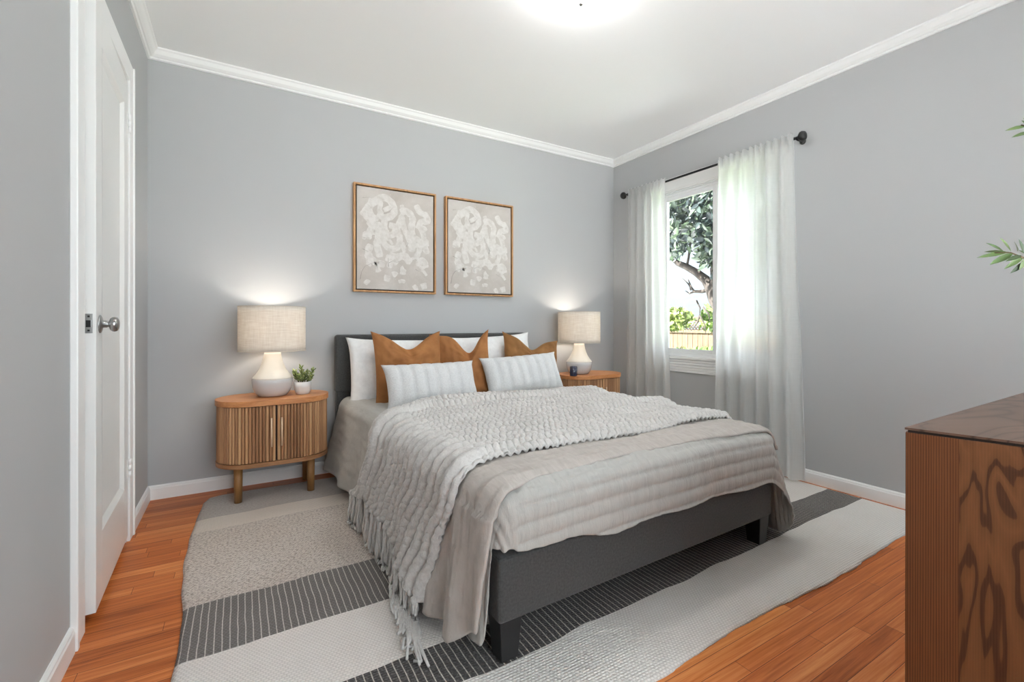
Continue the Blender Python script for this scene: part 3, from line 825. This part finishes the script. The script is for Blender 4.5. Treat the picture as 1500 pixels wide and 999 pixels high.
def make_nightstand(loc, label, group):
    t = thing('nightstand', label, 'nightstand', loc, 0, group)
    hx = NW / 2 - ND / 2
    b = MB(); b.prism(stadium(hx, ND / 2), NH - 0.030, NH); obj('tabletop', b, M_oaktop, t, bevel=0.004)
    b = MB(); b.prism(stadium(hx, ND / 2 - 0.004), 0.205, 0.228); obj('bottom_panel', b, M_edge, t, bevel=0.004)
    b = MB(); b.prism(stadium(hx, ND / 2 - 0.022), 0.228, NH - 0.030); obj('cabinet_body', b, M_groove, t)
    pitch = 0.0168; r = ND / 2 - 0.014
    for sg in (1, -1):
        b = MB(); total = hx + pi * r; d = 0.004 + pitch / 2
        while d < total - 0.01:
            (x, y), a = front_path(d, r, hx)
            w = pitch * 0.43; sec = []
            for (p, q) in ((-w, 0.008), (-w, -0.002), (-w * 0.6, -0.0055), (0, -0.007), (w * 0.6, -0.0055), (w, -0.002), (w, 0.008)):
                # local frame: tangent p, outward -q
                tx, ty = -cos(a), sin(a); ox, oy = -sin(a), -cos(a)
                sec.append((sg * (x + tx * p - ox * q), y + ty * p - oy * q))
            if sg < 0: sec = sec[::-1]
            b.prism(sec[::-1], 0.232, NH - 0.034)
            d += pitch
        dr = obj('door', b, M_slat, t)
        b = MB(); b.tube([(-sg * -0.026, -ND / 2 - 0.010, 0.315), (sg * 0.026, -ND / 2 - 0.010, 0.475)], 0.0045, 8)
        for z in (0.325, 0.465): b.tube([(sg * 0.026, -ND / 2 - 0.010, z), (sg * 0.026, -ND / 2 + 0.010, z)], 0.003, 6)
        obj('handle', b, M_brass, dr)
    for x in (-0.186, 0.186):
        for y in (-0.115, 0.115):
            b = MB(); b.lathe([(0.020, RZ if y < 0 or True else 0), (0.0225, 0.206)], c=(x, y, 0), n=20)
            obj('leg', b, M_nsleg, t)
    return t
ns1 = make_nightstand((0.190, 3.083, 0), 'oval fluted oak nightstand with two doors, left of the bed', 'fluted oak nightstands')
ns2 = copy_tree(ns1); ns2.location = (2.625, 3.085, 0); ns2['label'] = 'oval fluted oak nightstand on the far right side, beside the window curtain'

# ------------------------------------------------------------------ lamps
def shade_mat():
    t = NT('linen_shade'); v = t.coord()
    n1 = t.noise(t.coord((6, 6, 90)), 2.0, 3, 0.6); n2 = t.noise(t.coord((60, 60, 5)), 2.0, 3, 0.6)
    f = t.math('ADD', t.math('MULTIPLY', n1, 0.6), t.math('MULTIPLY', n2, 0.4))
    col = t.ramp(f, [(0.3, rgb(216, 207, 196)), (0.7, rgb(242, 238, 231))])
    d = t.n.new('ShaderNodeBsdfDiffuse'); tr = t.n.new('ShaderNodeBsdfTranslucent')
    t.l.new(col, d.inputs['Color']); t.l.new(t.mix(1.0, col, (1.0, 0.96, 0.90, 1), 'MULTIPLY'), tr.inputs['Color'])
    bp = t.n.new('ShaderNodeBump'); bp.inputs['Strength'].default_value = 0.4; bp.inputs['Distance'].default_value = 0.003; t.l.new(f, bp.inputs['Height'])
    t.l.new(bp.outputs[0], d.inputs['Normal'])
    mx = t.n.new('ShaderNodeMixShader'); mx.inputs[0].default_value = 0.24
    t.l.new(d.outputs[0], mx.inputs[1]); t.l.new(tr.outputs[0], mx.inputs[2]); t.l.new(mx.outputs[0], t.out.inputs['Surface']); return t.m
M_shade = shade_mat()
M_cer_lo = simple('grey_glaze', rgb(196, 194, 194), 0.16, coat=0.3)
M_cer_hi = simple('cream_bisque', rgb(226, 220, 210), 0.5)
M_bulb = NT('lamp_bulb').set(color=(1, 1, 1, 1), emit=(1, 0.86, 0.68, 1), emit_s=12.0).m
def make_lamp(loc, label, group):
    t = thing('table_lamp', label, 'lamp', loc, 0, group)
    b = MB(); b.lathe([(0.060, 0.0), (0.078, 0.004), (0.094, 0.024), (0.105, 0.052), (0.109, 0.082), (0.109, 0.104)], n=44); obj('base', b, M_cer_lo, t)
    b = MB(); b.lathe([(0.109, 0.104), (0.106, 0.111), (0.090, 0.130), (0.074, 0.155), (0.061, 0.185), (0.052, 0.215), (0.046, 0.245), (0.043, 0.262), (0.012, 0.264), (0.012, 0.30)], n=44); obj('neck', b, M_cer_hi, t)
    b = MB(); R, n = 0.180, 64
    b.grid(lambda u, v: (R * cos(2 * pi * u), R * sin(2 * pi * u), 0.267 + 0.262 * v), n, 8)
    sh = obj('lamp_shade', b, M_shade, t, solid=0.002)
    hem = simple('shade_hem', rgb(214, 204, 190), 0.8)
    for z in (0.268, 0.528):
        b = MB(); b.tube([(R * cos(2 * pi * k / 48), R * sin(2 * pi * k / 48), z) for k in range(49)], 0.0022, 5)
        obj('shade_ring', b, hem, sh)
    b = MB(); b.lathe([(0.010, 0.30), (0.013, 0.325), (0.027, 0.36), (0.029, 0.385), (0.020, 0.408), (0.004, 0.415)], n=20); obj('bulb', b, M_bulb, t)
    l = add_light('lamp_light', 'POINT', (0, 0, 0.42), LAMP_W, (1.0, 0.94, 0.86), shadow_soft_size=0.035); l.parent = t
    return t
lamp1 = make_lamp((0.180, 3.085, NH), 'lit ceramic table lamp with linen drum shade on the left nightstand beside the succulent', 'ceramic table lamps')
lamp2 = copy_tree(lamp1); lamp2.location = (2.515, 3.09, NH - 0.0); lamp2['label'] = 'lit ceramic table lamp with linen drum shade on the far right nightstand behind the candle'

# succulent
random.seed(3)
su = thing('potted_succulent', 'small green succulent in a white ceramic pot beside the left lamp', 'plant', (0.342, 3.06, NH))
b = MB(); b.lathe([(0.030, 0), (0.036, 0.004), (0.045, 0.022), (0.048, 0.045), (0.048, 0.077), (0.044, 0.077), (0.043, 0.066), (0.002, 0.066)], n=36); obj('pot', b, simple('white_ceramic', rgb(218, 216, 214), 0.35), su)
b = MB(); sb = MB()
for (bx, by, tx, ty, tz) in ((-.018, 0, -.045, -.01, .125), (0, .01, -.008, .01, .160), (.012, -.012, .004, -.02, .128), (.02, .005, .058, 0, .142), (-.01, -.02, -.026, -.028, .115), (.0, .02, .03, .03, .130), (-.02, .015, -.04, .025, .135), (.022, -.01, .045, -.02, .105)):
    p0, p1 = Vector((bx, by, 0.066)), Vector((tx, ty, tz)); sb.tube([p0, p0.lerp(p1, .5) + Vector((0, 0, .004)), p1], [0.004, 0.0035, 0.003], 6)
    ax = (p1 - p0).normalized()
    for k in range(15):
        f = 0.30 + 0.70 * k / 14; p = p0.lerp(p1, f); a = k * 2.4
        side = Vector((cos(a), sin(a), 0)); spread = 1.05 - 0.65 * max(0, f - 0.55) / 0.45
        d = (ax * 0.7 + side * spread).normalized(); L = random.uniform(0.016, 0.022)
        M = d.to_track_quat('Z', 'Y').to_matrix().to_4x4()
        b.ellipsoid(p + d * L * 0.6, (0.0062, 0.0042, L * 0.62), M, 8, 5)
obj('foliage', b, leaf_mat('succulent_leaf', rgb(74, 88, 44), rgb(116, 130, 72), rgb(168, 176, 116)), su); obj('stem', sb, simple('succulent_stem', rgb(96, 92, 56), 0.7), su)
b = MB(); b.lathe([(0.043, 0.060), (0.043, 0.067)], n=30); obj('soil', b, simple('potting_soil', rgb(62, 50, 40), 0.95), su)

# candle
ca = thing('candle', 'small navy glass jar candle in front of the far right lamp', 'candle', (2.372, 2.985, NH))
t = NT('navy_glass'); t.set(color=rgb(58, 62, 88), rough=0.08, trans=0.35, coat=0.5); M_navy = t.m
b = MB(); b.lathe([(0.028, 0), (0.031, 0.003), (0.031, 0.078), (0.0285, 0.078), (0.0285, 0.058), (0.002, 0.058)], n=32); obj('jar', b, M_navy, ca)
b = MB(); b.lathe([(0.028, 0.050), (0.028, 0.060)], n=28); obj('wax', b, simple('grey_wax', rgb(150, 150, 168), 0.6), ca)
b = MB(); b.tube([(0, 0, 0.060), (0.001, 0, 0.068)], 0.0012, 6); obj('wick', b, simple('wick', rgb(40, 36, 34), 0.9), ca)

# ------------------------------------------------------------------ framed art
def canvas_mat():
    t = NT('painted_canvas'); v = t.coord()
    n = t.noise(v, 4.5, 5, 0.6, 0.4); f = t.noise(v, 30, 4, 0.7); w = t.noise(v, 200, 2)
    c = t.ramp(n, [(0.3, rgb(182, 174, 167)), (0.5, rgb(192, 185, 179)), (0.7, rgb(204, 198, 193))])
    c = t.mix(t.ramp(f, [(0.62, (0, 0, 0)), (0.72, (0.5, 0.5, 0.5))]), c, rgb(228, 223, 218))
    t.set(color=c, rough=0.85, spec=0.15); t.bump(t.math('ADD', w, f), 0.25, 0.002); return t.m
def stroke_mat():
    t = NT('white_paint_stroke'); v = t.coord(); n = t.noise(v, 26, 4, 0.7)
    t.set(color=t.ramp(n, [(0.30, rgb(196, 190, 184)), (0.42, rgb(206, 201, 196)), (0.6, rgb(217, 213, 209))]), rough=0.8, spec=0.15); t.bump(n, 0.3, 0.003); return t.m
M_frame = wood('frame_oak', rgb(150, 108, 68), rgb(176, 132, 88), rgb(198, 154, 108), (14, 14, 3), 2.4, 0.5)
M_gap = simple('frame_shadow_gap', rgb(46, 36, 30), 0.8)
AW, AHH, AD = 0.598, 0.752, 0.040
def make_art(loc, label):
    t = thing('framed_painting', label, 'painting', loc, 0, 'pair of framed abstracts')
    w, h, d = AW / 2, AHH / 2, AD; e = 0.012
    b = MB(); b.box(-w, -w + e, -d, 0, -h, h); b.box(w - e, w, -d, 0, -h, h); b.box(-w + e, w - e, -d, 0, h - e, h); b.box(-w + e, w - e, -d, 0, -h, -h + e)
    obj('frame', b, M_frame, t, bevel=0.001)
    b = MB(); b.box(-w + e, w - e, -0.014, -0.002, -h + e, h - e); obj('backing', b, M_gap, t)
    g = 0.021; cw, chh = w - g, h - g
    b = MB(); b.box(-cw, cw, -0.033, -0.014, -chh, chh)
    b.cur = 1
    S = [  # broad looping strokes, (x, z) in the range -1..1 of the canvas, width
        ([(-.86, .42), (-.74, .58), (-.52, .76), (-.30, .84), (-.10, .72), (-.08, .54), (-.28, .44), (-.5, .5)], .085),
        ([(-.62, .78), (-.7, .6), (-.62, .44), (-.46, .40)], .07),
        ([(-.40, .76), (-.44, .58), (-.36, .48)], .06),
        ([(-.86, .52), (-.72, .38), (-.58, .30), (-.68, .14), (-.72, -.02)], .075),
        ([(-.5, .34), (-.46, .1), (-.5, -.12), (-.42, -.36)], .085),
        ([(-.30, .46), (-.32, .24), (-.22, .10), (-.06, .14), (.02, .28), (.16, .48)], .08),
        ([(-.2, .30), (-.02, .26), (.08, .06), (.02, -.14), (-.2, -.16), (-.34, -.04), (-.28, .12)], .075),
        ([(.10, .58), (.26, .62), (.42, .5), (.40, .28), (.42, .04), (.40, -.2)], .085),
        ([(.14, .44), (.20, .26), (.30, .10), (.36, -.08)], .07),
        ([(.52, .78), (.62, .64), (.80, .58), (.84, .46), (.66, .44), (.58, .28)], .075),
        ([(.60, .36), (.72, .18), (.74, .0), (.84, -.22)], .07),
        ([(.48, .1), (.62, .02), (.60, -.18), (.5, -.34)], .07),
        ([(-.86, .08), (-.6, .10), (-.4, .08)], .03), ([(-.2, -.3), (.0, -.34), (.2, -.3), (.36, -.44)], .09),
        ([(-.66, -.12), (-.72, -.3), (-.56, -.46), (-.3, -.5)], .08), ([(.56, -.46), (.7, -.36), (.8, -.46)], .08),
        ([(-.14, -.40), (-.2, -.56)], .07), ([(.16, -.02), (.2, -.24)], .05), ([(-.28, .66), (-.22, .58)], .09)]
    rg = random.Random(8)
    for _ in range(34):      # short dry strokes that fill the lower half and break up the edges
        x0, z0_ = rg.uniform(-.85, .85), rg.uniform(-.9, .05) if rg.random() < .8 else rg.uniform(.0, .8)
        dx, dz = rg.uniform(-.22, .22), rg.uniform(-.16, .16)
        S.append(([(x0, z0_), (x0 + dx * .5, z0_ + dz * .5 + rg.uniform(-.05, .05)), (x0 + dx, z0_ + dz)], rg.uniform(.03, .09)))
    for ix, (pts, wd) in enumerate(S):
        P = []
        n = len(pts)
        for k in range(n - 1):    # Catmull-Rom
            p0, p1, p2, p3 = (Vector(pts[max(k - 1, 0)]), Vector(pts[k]), Vector(pts[k + 1]), Vector(pts[min(k + 2, n - 1)]))
            for q in range(6):
                f = q / 6; P.append(0.5 * ((2 * p1) + (p2 - p0) * f + (2 * p0 - 5 * p1 + 4 * p2 - p3) * f * f + (3 * p1 - p0 - 3 * p2 + p3) * f ** 3))
        P.append(Vector(pts[-1])); L = []; Rr = []
        yy = -0.0332 - 0.00006 * ix
        for k, p in enumerate(P):
            d2 = (P[min(k + 1, len(P) - 1)] - P[max(k - 1, 0)]); d2 = Vector((d2.x * cw, d2.y * chh)).normalized(); nn = Vector((-d2.y, d2.x))
            wk = wd * 0.30 * (1 + 0.25 * nz(k * 0.5, ix)) * (0.6 if k in (0, len(P) - 1) else 1)
            c = Vector((p.x * cw, p.y * chh)); a = c + nn * wk; z = c - nn * wk
            cl = lambda q_: (max(-cw, min(cw, q_.x)), max(-chh, min(chh, q_.y)))
            a, z = cl(a), cl(z); L.append((a[0], yy, a[1])); Rr.append((z[0], yy, z[1]))
        m_ = len(P); b.add(L + Rr, [(k, k + 1, m_ + k + 1, m_ + k) for k in range(m_ - 1)])
    b.cur = 2
    for pts in ([(-.92, -.82), (-.88, -.66), (-.80, -.56), (-.66, -.50), (-.48, -.46)], [(-.22, -.36), (-.21, -.54)], [(-.2, -.46), (-.1, -.42), (.16, -.47)], [(-.86, -.22), (-.72, -.27)], [(-.86, .78), (-.70, .80)], [(-.34, .52), (-.2, .55), (-.12, .64)], [(.26, .02), (.30, -.04), (.26, -.10)], [(.5, -.56), (.62, -.60)], [(-.84, .0), (-.70, .0)]):
        b.tube([(x * cw, -0.0350, z * chh) for x, z in pts], 0.0013, 4)
    obj('canvas', b, [canvas_mat_i, stroke_mat_i, mark_mat_i], t)
    return t
mark_mat_i = simple('charcoal_mark', rgb(166, 160, 154), 0.9); canvas_mat_i = canvas_mat(); stroke_mat_i = stroke_mat()
art1 = make_art((0.984, YB - 0.002, 1.601), 'oak framed beige abstract painting above the bed, left of the pair')
art2 = copy_tree(art1); art2.location = (1.660, YB - 0.002, 1.602); art2['label'] = 'oak framed beige abstract painting above the bed, nearer the window'

# ------------------------------------------------------------------ curtains
M_black = simple('black_iron', rgb(24, 24, 25), 0.45, metal=0.3)
RODX, RODZ = 3.022, 2.172
rod = thing('curtain_rod', 'black metal curtain rod with round end knobs above the window', 'curtain rod', (RODX, 0, RODZ))
b = MB(); b.tube([(0, 1.56, 0), (0, 3.05, 0)], 0.0085, 12); obj('pole', b, M_black, rod)
RYM = Matrix.Rotation(-pi / 2, 4, 'X')
for (y, sg) in ((1.56, -1), (3.05, 1)):
    b = MB(); Mx = Matrix.Rotation(-sg * pi / 2, 4, 'X')
    b.lathe([(0.010, 0), (0.012, 0.004), (0.020, 0.010), (0.030, 0.020), (0.032, 0.030), (0.026, 0.044), (0.010, 0.050)], c=(0, y, 0), n=20, M=Mx); obj('finial', b, M_black, rod)
    b = MB(); yy = y - sg * 0.03
    yy = y - sg * 0.012; b.tube([(0, yy, 0), (0.02, yy, -0.006), (0.086, yy, -0.004)], 0.006, 8); b.lathe([(0.018, 0), (0.018, 0.008)], c=(0.080, yy, -0.004), n=20, M=Matrix.Rotation(pi / 2, 4, 'Y')); obj('bracket', b, M_black, rod)
def curtain_mat():
    t = NT('sheer_linen'); v = t.coord()
    n = t.noise(t.coord((4, 4, 120)), 2.0, 3, 0.6); n2 = t.noise(t.coord((120, 120, 4)), 2.0, 3, 0.6)
    f = t.math('ADD', t.math('MULTIPLY', n, 0.5), t.math('MULTIPLY', n2, 0.5))
    col = t.ramp(f, [(0.3, rgb(232, 232, 230)), (0.7, rgb(250, 250, 249))])
    d = t.n.new('ShaderNodeBsdfDiffuse'); tr = t.n.new('ShaderNodeBsdfTranslucent'); tp_ = t.n.new('ShaderNodeBsdfTransparent')
    t.l.new(col, d.inputs['Color']); t.l.new(col, tr.inputs['Color'])
    m1 = t.n.new('ShaderNodeMixShader'); m1.inputs[0].default_value = 0.8; t.l.new(d.outputs[0], m1.inputs[1]); t.l.new(tr.outputs[0], m1.inputs[2])
    m2_ = t.n.new('ShaderNodeMixShader'); t.put(m2_.inputs[0], t.math('MULTIPLY', f, 0.20)); t.l.new(m1.outputs[0], m2_.inputs[1]); t.l.new(tp_.outputs[0], m2_.inputs[2])
    t.l.new(m2_.outputs[0], t.out.inputs['Surface']); return t.m
M_curt = curtain_mat()
def make_curtain(label, yt0, yt1, yb0, yb1, seed, folds):
    W = 1.0
    def P(u, v):
        z = 0.025 + (RODZ + 0.025 - 0.025) * v
        k = smooth01((z - 0.02) / 2.15)
        y0 = yb0 + (yt0 - yb0) * k; y1 = yb1 + (yt1 - yb1) * k
        uw = u + 0.018 * sin(u * 13 + seed) * (1 - abs(2 * u - 1)) 
        y = y0 + (y1 - y0) * uw
        am = 0.030 * (0.75 + 0.5 * nz(u * 5 + seed, 0.3)) * (1 - 0.35 * v)
        ph = u * folds * 2 * pi + seed + 0.5 * nz(u * 3, v * 1.5, seed)
        x = RODX - 0.030 + am * sin(ph) + 0.010 * sin(ph * 0.5 + 1.3) * (1 - v) + 0.006 * nz(u * 9, v * 4, seed)
        top = smooth01((z - (RODZ - 0.10)) / 0.08)
        xt = RODX - 0.020 + 0.011 * (abs(sin(u * folds * 2.0 * pi)) ** 3 * -1.6)
        x = x * (1 - top) + xt * top
        if z > RODZ + 0.012: z += 0.008 * sin(ph * 2)
        x = min(x, RODX - 0.012 if top > 0.2 else 3.085)
        return (x, y, z)
    b = MB(); b.grid(P, 160, 90)
    o = obj('curtain', b, M_curt); tag(o, label, 'curtain', 'white linen curtains'); return o
make_curtain('sheer white linen curtain hanging left of the window, nearer the room corner', 3.000, 2.585, 3.035, 2.52, 0.4, 5)
make_curtain('wider sheer white linen curtain hanging over the right part of the window', 2.105, 1.575, 2.145, 1.515, 2.1, 6)

# ------------------------------------------------------------------ ceiling light
cl = thing('ceiling_light', 'round flush white glass ceiling light, switched on', 'ceiling light', (1.336, 1.628, ZC))
b = MB(); b.lathe([(0.110, -0.026), (0.116, -0.018), (0.116, 0.0)], n=40); obj('base_ring', b, M_trim, cl)
b = MB(); b.lathe([(0.108 * cos(a), -0.022 - 0.085 * sin(a)) for a in [k * pi / 2 / 12 for k in range(13)]], n=48, caps=False)
obj('dome', b, NT('lit_glass_dome').set(color=(1, 1, 1, 1), rough=0.3, emit=(1.0, 0.985, 0.975, 1), emit_s=DOME_STRENGTH).m, cl)
b = MB(); b.lathe([(0.008, -0.122), (0.011, -0.116), (0.008, -0.108), (0.011, -0.104)], n=16); obj('finial', b, M_metal, cl)

# ------------------------------------------------------------------ dresser
def dresser_side():
    t = NT('stained_oak_side'); tc = t.n.new('ShaderNodeTexCoord').outputs['Object']; s = t.sep(tc)
    # quarter-sawn straight grain far from the lens, cathedral grain near it (s[1] runs along the panel, s[2] up)
    d = t.math('SUBTRACT', 0.0, s[1])
    straight = t.wave(t.comb(d, 0.0, t.math('MULTIPLY', s[2], 0.02)), 85, 2.5, 3, dirn='X')
    fine = t.noise(t.comb(t.math('MULTIPLY', d, 420.0), 0.0, t.math('MULTIPLY', s[2], 9.0)), 1.0, 3, 0.7)
    c1 = t.ramp(t.math('ADD', t.math('MULTIPLY', straight, 0.45), t.math('MULTIPLY', fine, 0.6)), [(0.2, rgb(80, 45, 24)), (0.55, rgb(101, 60, 33)), (0.85, rgb(116, 71, 42))])
    nn = t.noise(t.comb(t.math('MULTIPLY', d, 17.0), 0.0, t.math('MULTIPLY', s[2], 3.0)), 1.15, 2, 0.45, 0.6)
    band = t.math('PINGPONG', t.math('MULTIPLY', nn, 5.5), 0.5)
    blot = t.ramp(t.math('ADD', band, t.math('MULTIPLY', t.math('SUBTRACT', fine, 0.5), 0.10)), [(0.05, rgb(62, 37, 23)), (0.12, rgb(68, 41, 25)), (0.16, rgb(100, 64, 37)), (0.5, rgb(116, 76, 46))])
    blot = t.mix(0.22, blot, c1)
    edge = t.math('GREATER_THAN', t.math('ADD', d, t.math('MULTIPLY', t.math('SUBTRACT', t.noise(tc, 2, 1), 0.5), 0.004)), 0.074)
    t.set(color=t.mix(edge, c1, blot), rough=0.5, spec=0.3)
    t.bump(fine, 0.12, 0.002); return t.m
def dresser_top():
    t = NT('stained_oak_top'); v = t.coord((1.3, 4.0, 1))
    n = t.noise(v, 2.0, 2, 0.5, 0.5)
    band = t.math('PINGPONG', t.math('MULTIPLY', n, 9.0), 0.5)
    fine = t.noise(t.coord((8, 160, 1)), 1.0, 3, 0.7)
    c = t.ramp(t.math('ADD', band, t.math('MULTIPLY', fine, 0.12)), [(0.08, rgb(66, 46, 37)), (0.2, rgb(92, 68, 55)), (0.6, rgb(106, 80, 66))])
    t.set(color=c, rough=0.38, spec=0.4); return t.m
dr = thing('dresser', 'dark stained oak dresser cut off by the right edge of the view', 'dresser', (1.11, 0.375, 0))
DT = 0.80
foot = [(0, 0), (1.4, 0.02), (1.4, -0.47), (0.103, -0.47)]
ins = [(0.002, -0.002), (1.398, 0.018), (1.398, -0.468), (0.105, -0.468)]
b = MB(); b.prism([foot[0], foot[3], foot[2], foot[1]], DT - 0.004, DT); obj('top_panel', b, dresser_top(), dr, bevel=0.001)
b = MB(); b.prism([(0.004, -0.004), (0.107, -0.466), (1.395, -0.466), (1.395, 0.014)], DT - 0.009, DT - 0.004); obj('shadow_gap', b, simple('dark_gap', rgb(28, 18, 12), 0.8), dr)
# end panel as a real board with its own orientation so its grain runs along it
ang = math.atan2(0.103, -0.47)          # direction of the end
L_end = hypot(0.103, 0.47)
b = MB(); Tn = 0.022
b.add([(0.0, 0, 0), (Tn, 0, 0), (Tn, -L_end, 0), (0, -L_end, 0), (0.0, 0, DT - 0.009), (Tn, 0, DT - 0.009), (Tn, -L_end, DT - 0.009), (0.0, -L_end, DT - 0.009)],
      [(0, 1, 2, 3), (7, 6, 5, 4), (0, 4, 5, 1), (1, 5, 6, 2), (2, 6, 7, 3), (3, 7, 4, 0)])
for i in (0, 3): b.v[i] = (b.v[i][0] - 0.010, b.v[i][1], b.v[i][2])
obj('side_panel', b, dresser_side(), dr, loc=(0.001, -0.001, 0), rot=(0, 0, math.atan2(0.103, 0.47)), bevel=0.0012)
b = MB(); b.prism([(0.03, -0.012), (0.125, -0.45), (1.385, -0.45), (1.385, 0.004)], 0.06, DT - 0.009); obj('carcass', b, wood('stained_oak_front', rgb(84, 50, 28), rgb(112, 70, 42), rgb(132, 88, 54), (2, 20, 14), 2.5), dr)

# ------------------------------------------------------------------ olive branches in a vase on the dresser
random.seed(21)
ov = thing('olive_branches', 'green olive branches entering the view at the right edge above the dresser', 'plant', (2.02, 0.14, DT))
b = MB(); b.lathe([(0.050, 0), (0.062, 0.003), (0.074, 0.014), (0.084, 0.032), (0.091, 0.055), (0.0945, 0.08), (0.094, 0.105), (0.090, 0.130), (0.082, 0.155), (0.071, 0.178), (0.058, 0.199), (0.048, 0.216), (0.043, 0.232), (0.042, 0.25), (0.036, 0.25), (0.036, 0.20)], n=32); obj('vase', b, simple('matte_white_vase', rgb(220, 216, 210), 0.7), ov)
M_olv = leaf_mat('olive_leaf', rgb(46, 62, 34), rgb(72, 92, 50), rgb(104, 124, 70)); M_ostem = simple('olive_stem', rgb(92, 76, 52), 0.8)
def pxd(u, v, d):
    a = (u - 750) / F_PX; bb = -(v - HORIZON) / F_PX
    return Vector((d * (FX + FY * a), d * (FY - FX * a), CAM_H + d * bb)) - ov.location
def branch(pts, leaves, rad=0.0035):
    sb = MB(); sb.tube(pts, [rad * (1 - 0.6 * k / (len(pts) - 1)) for k in range(len(pts))], 7)
    s = obj('branch', sb, M_ostem, ov); fb = MB()
    for (p, q, L, W) in leaves: add_leaf(fb, p, q - p, Vector((FX, FY, 0)) * -1 + Vector((0, 0, .6)), (q - p).length, W, 0.06)
    obj('foliage', fb, M_olv, s)
vt = Vector((0, 0, 0.245)); D = 1.2
def lf(u0, v0, u1, v1, W=0.013, dd=0.0): return (pxd(u0, v0, D), pxd(u1, v1, D + dd), 0, W)
stem = [vt, pxd(1620, 440, D), pxd(1560, 392, D), pxd(1500, 378, D), pxd(1480, 370, D), pxd(1458, 370, D)]
L1 = [lf(1478, 369, 1433, 376, .013), lf(1470, 368, 1446, 355, .012), lf(1484, 371, 1452, 386, .016, -.02), lf(1481, 368, 1466, 347, .011), lf(1490, 368, 1488, 353, .014, -.03), lf(1500, 376, 1472, 393, .012), lf(1500, 372, 1494, 350, .012), lf(1496, 374, 1476, 381, .012, -.03), lf(1475, 369, 1442, 368, .010, .02), lf(1505, 376, 1494, 395, .012)]
for k in range(14):
    u = 1510 + k * 8; v = 379 + k * 2.5; s2 = -1 if k % 2 else 1; L1.append(lf(u, v, u - 24 + random.uniform(-8, 8), v + s2 * random.uniform(14, 24), .013, random.uniform(-.03, .03)))
branch(stem, L1)
stem = [vt, pxd(1640, 330, D), pxd(1560, 225, D), pxd(1520, 190, D), pxd(1496, 183, D)]
L2 = [lf(1506, 184, 1474, 190, .012), lf(1512, 192, 1483, 200, .011), lf(1504, 184, 1497, 176, .010), lf(1512, 188, 1500, 172, .012)]
for k in range(16):
    u = 1518 + k * 6; v = 192 + k * 7; s2 = -1 if k % 2 else 1; L2.append(lf(u, v, u + s2 * 22, v - random.uniform(10, 22), .013, random.uniform(-.03, .03)))
branch(stem, L2)
stem = [vt, pxd(1760, 400, D), pxd(1740, 260, D), pxd(1700, 160, D)]
L3 = []
for k in range(22):
    u = 1745 - k * 2; v = 330 - k * 8; s2 = -1 if k % 2 else 1; L3.append(lf(u, v, u + s2 * 26, v - random.uniform(6, 22), .014, random.uniform(-.03, .03)))
branch(stem, L3)
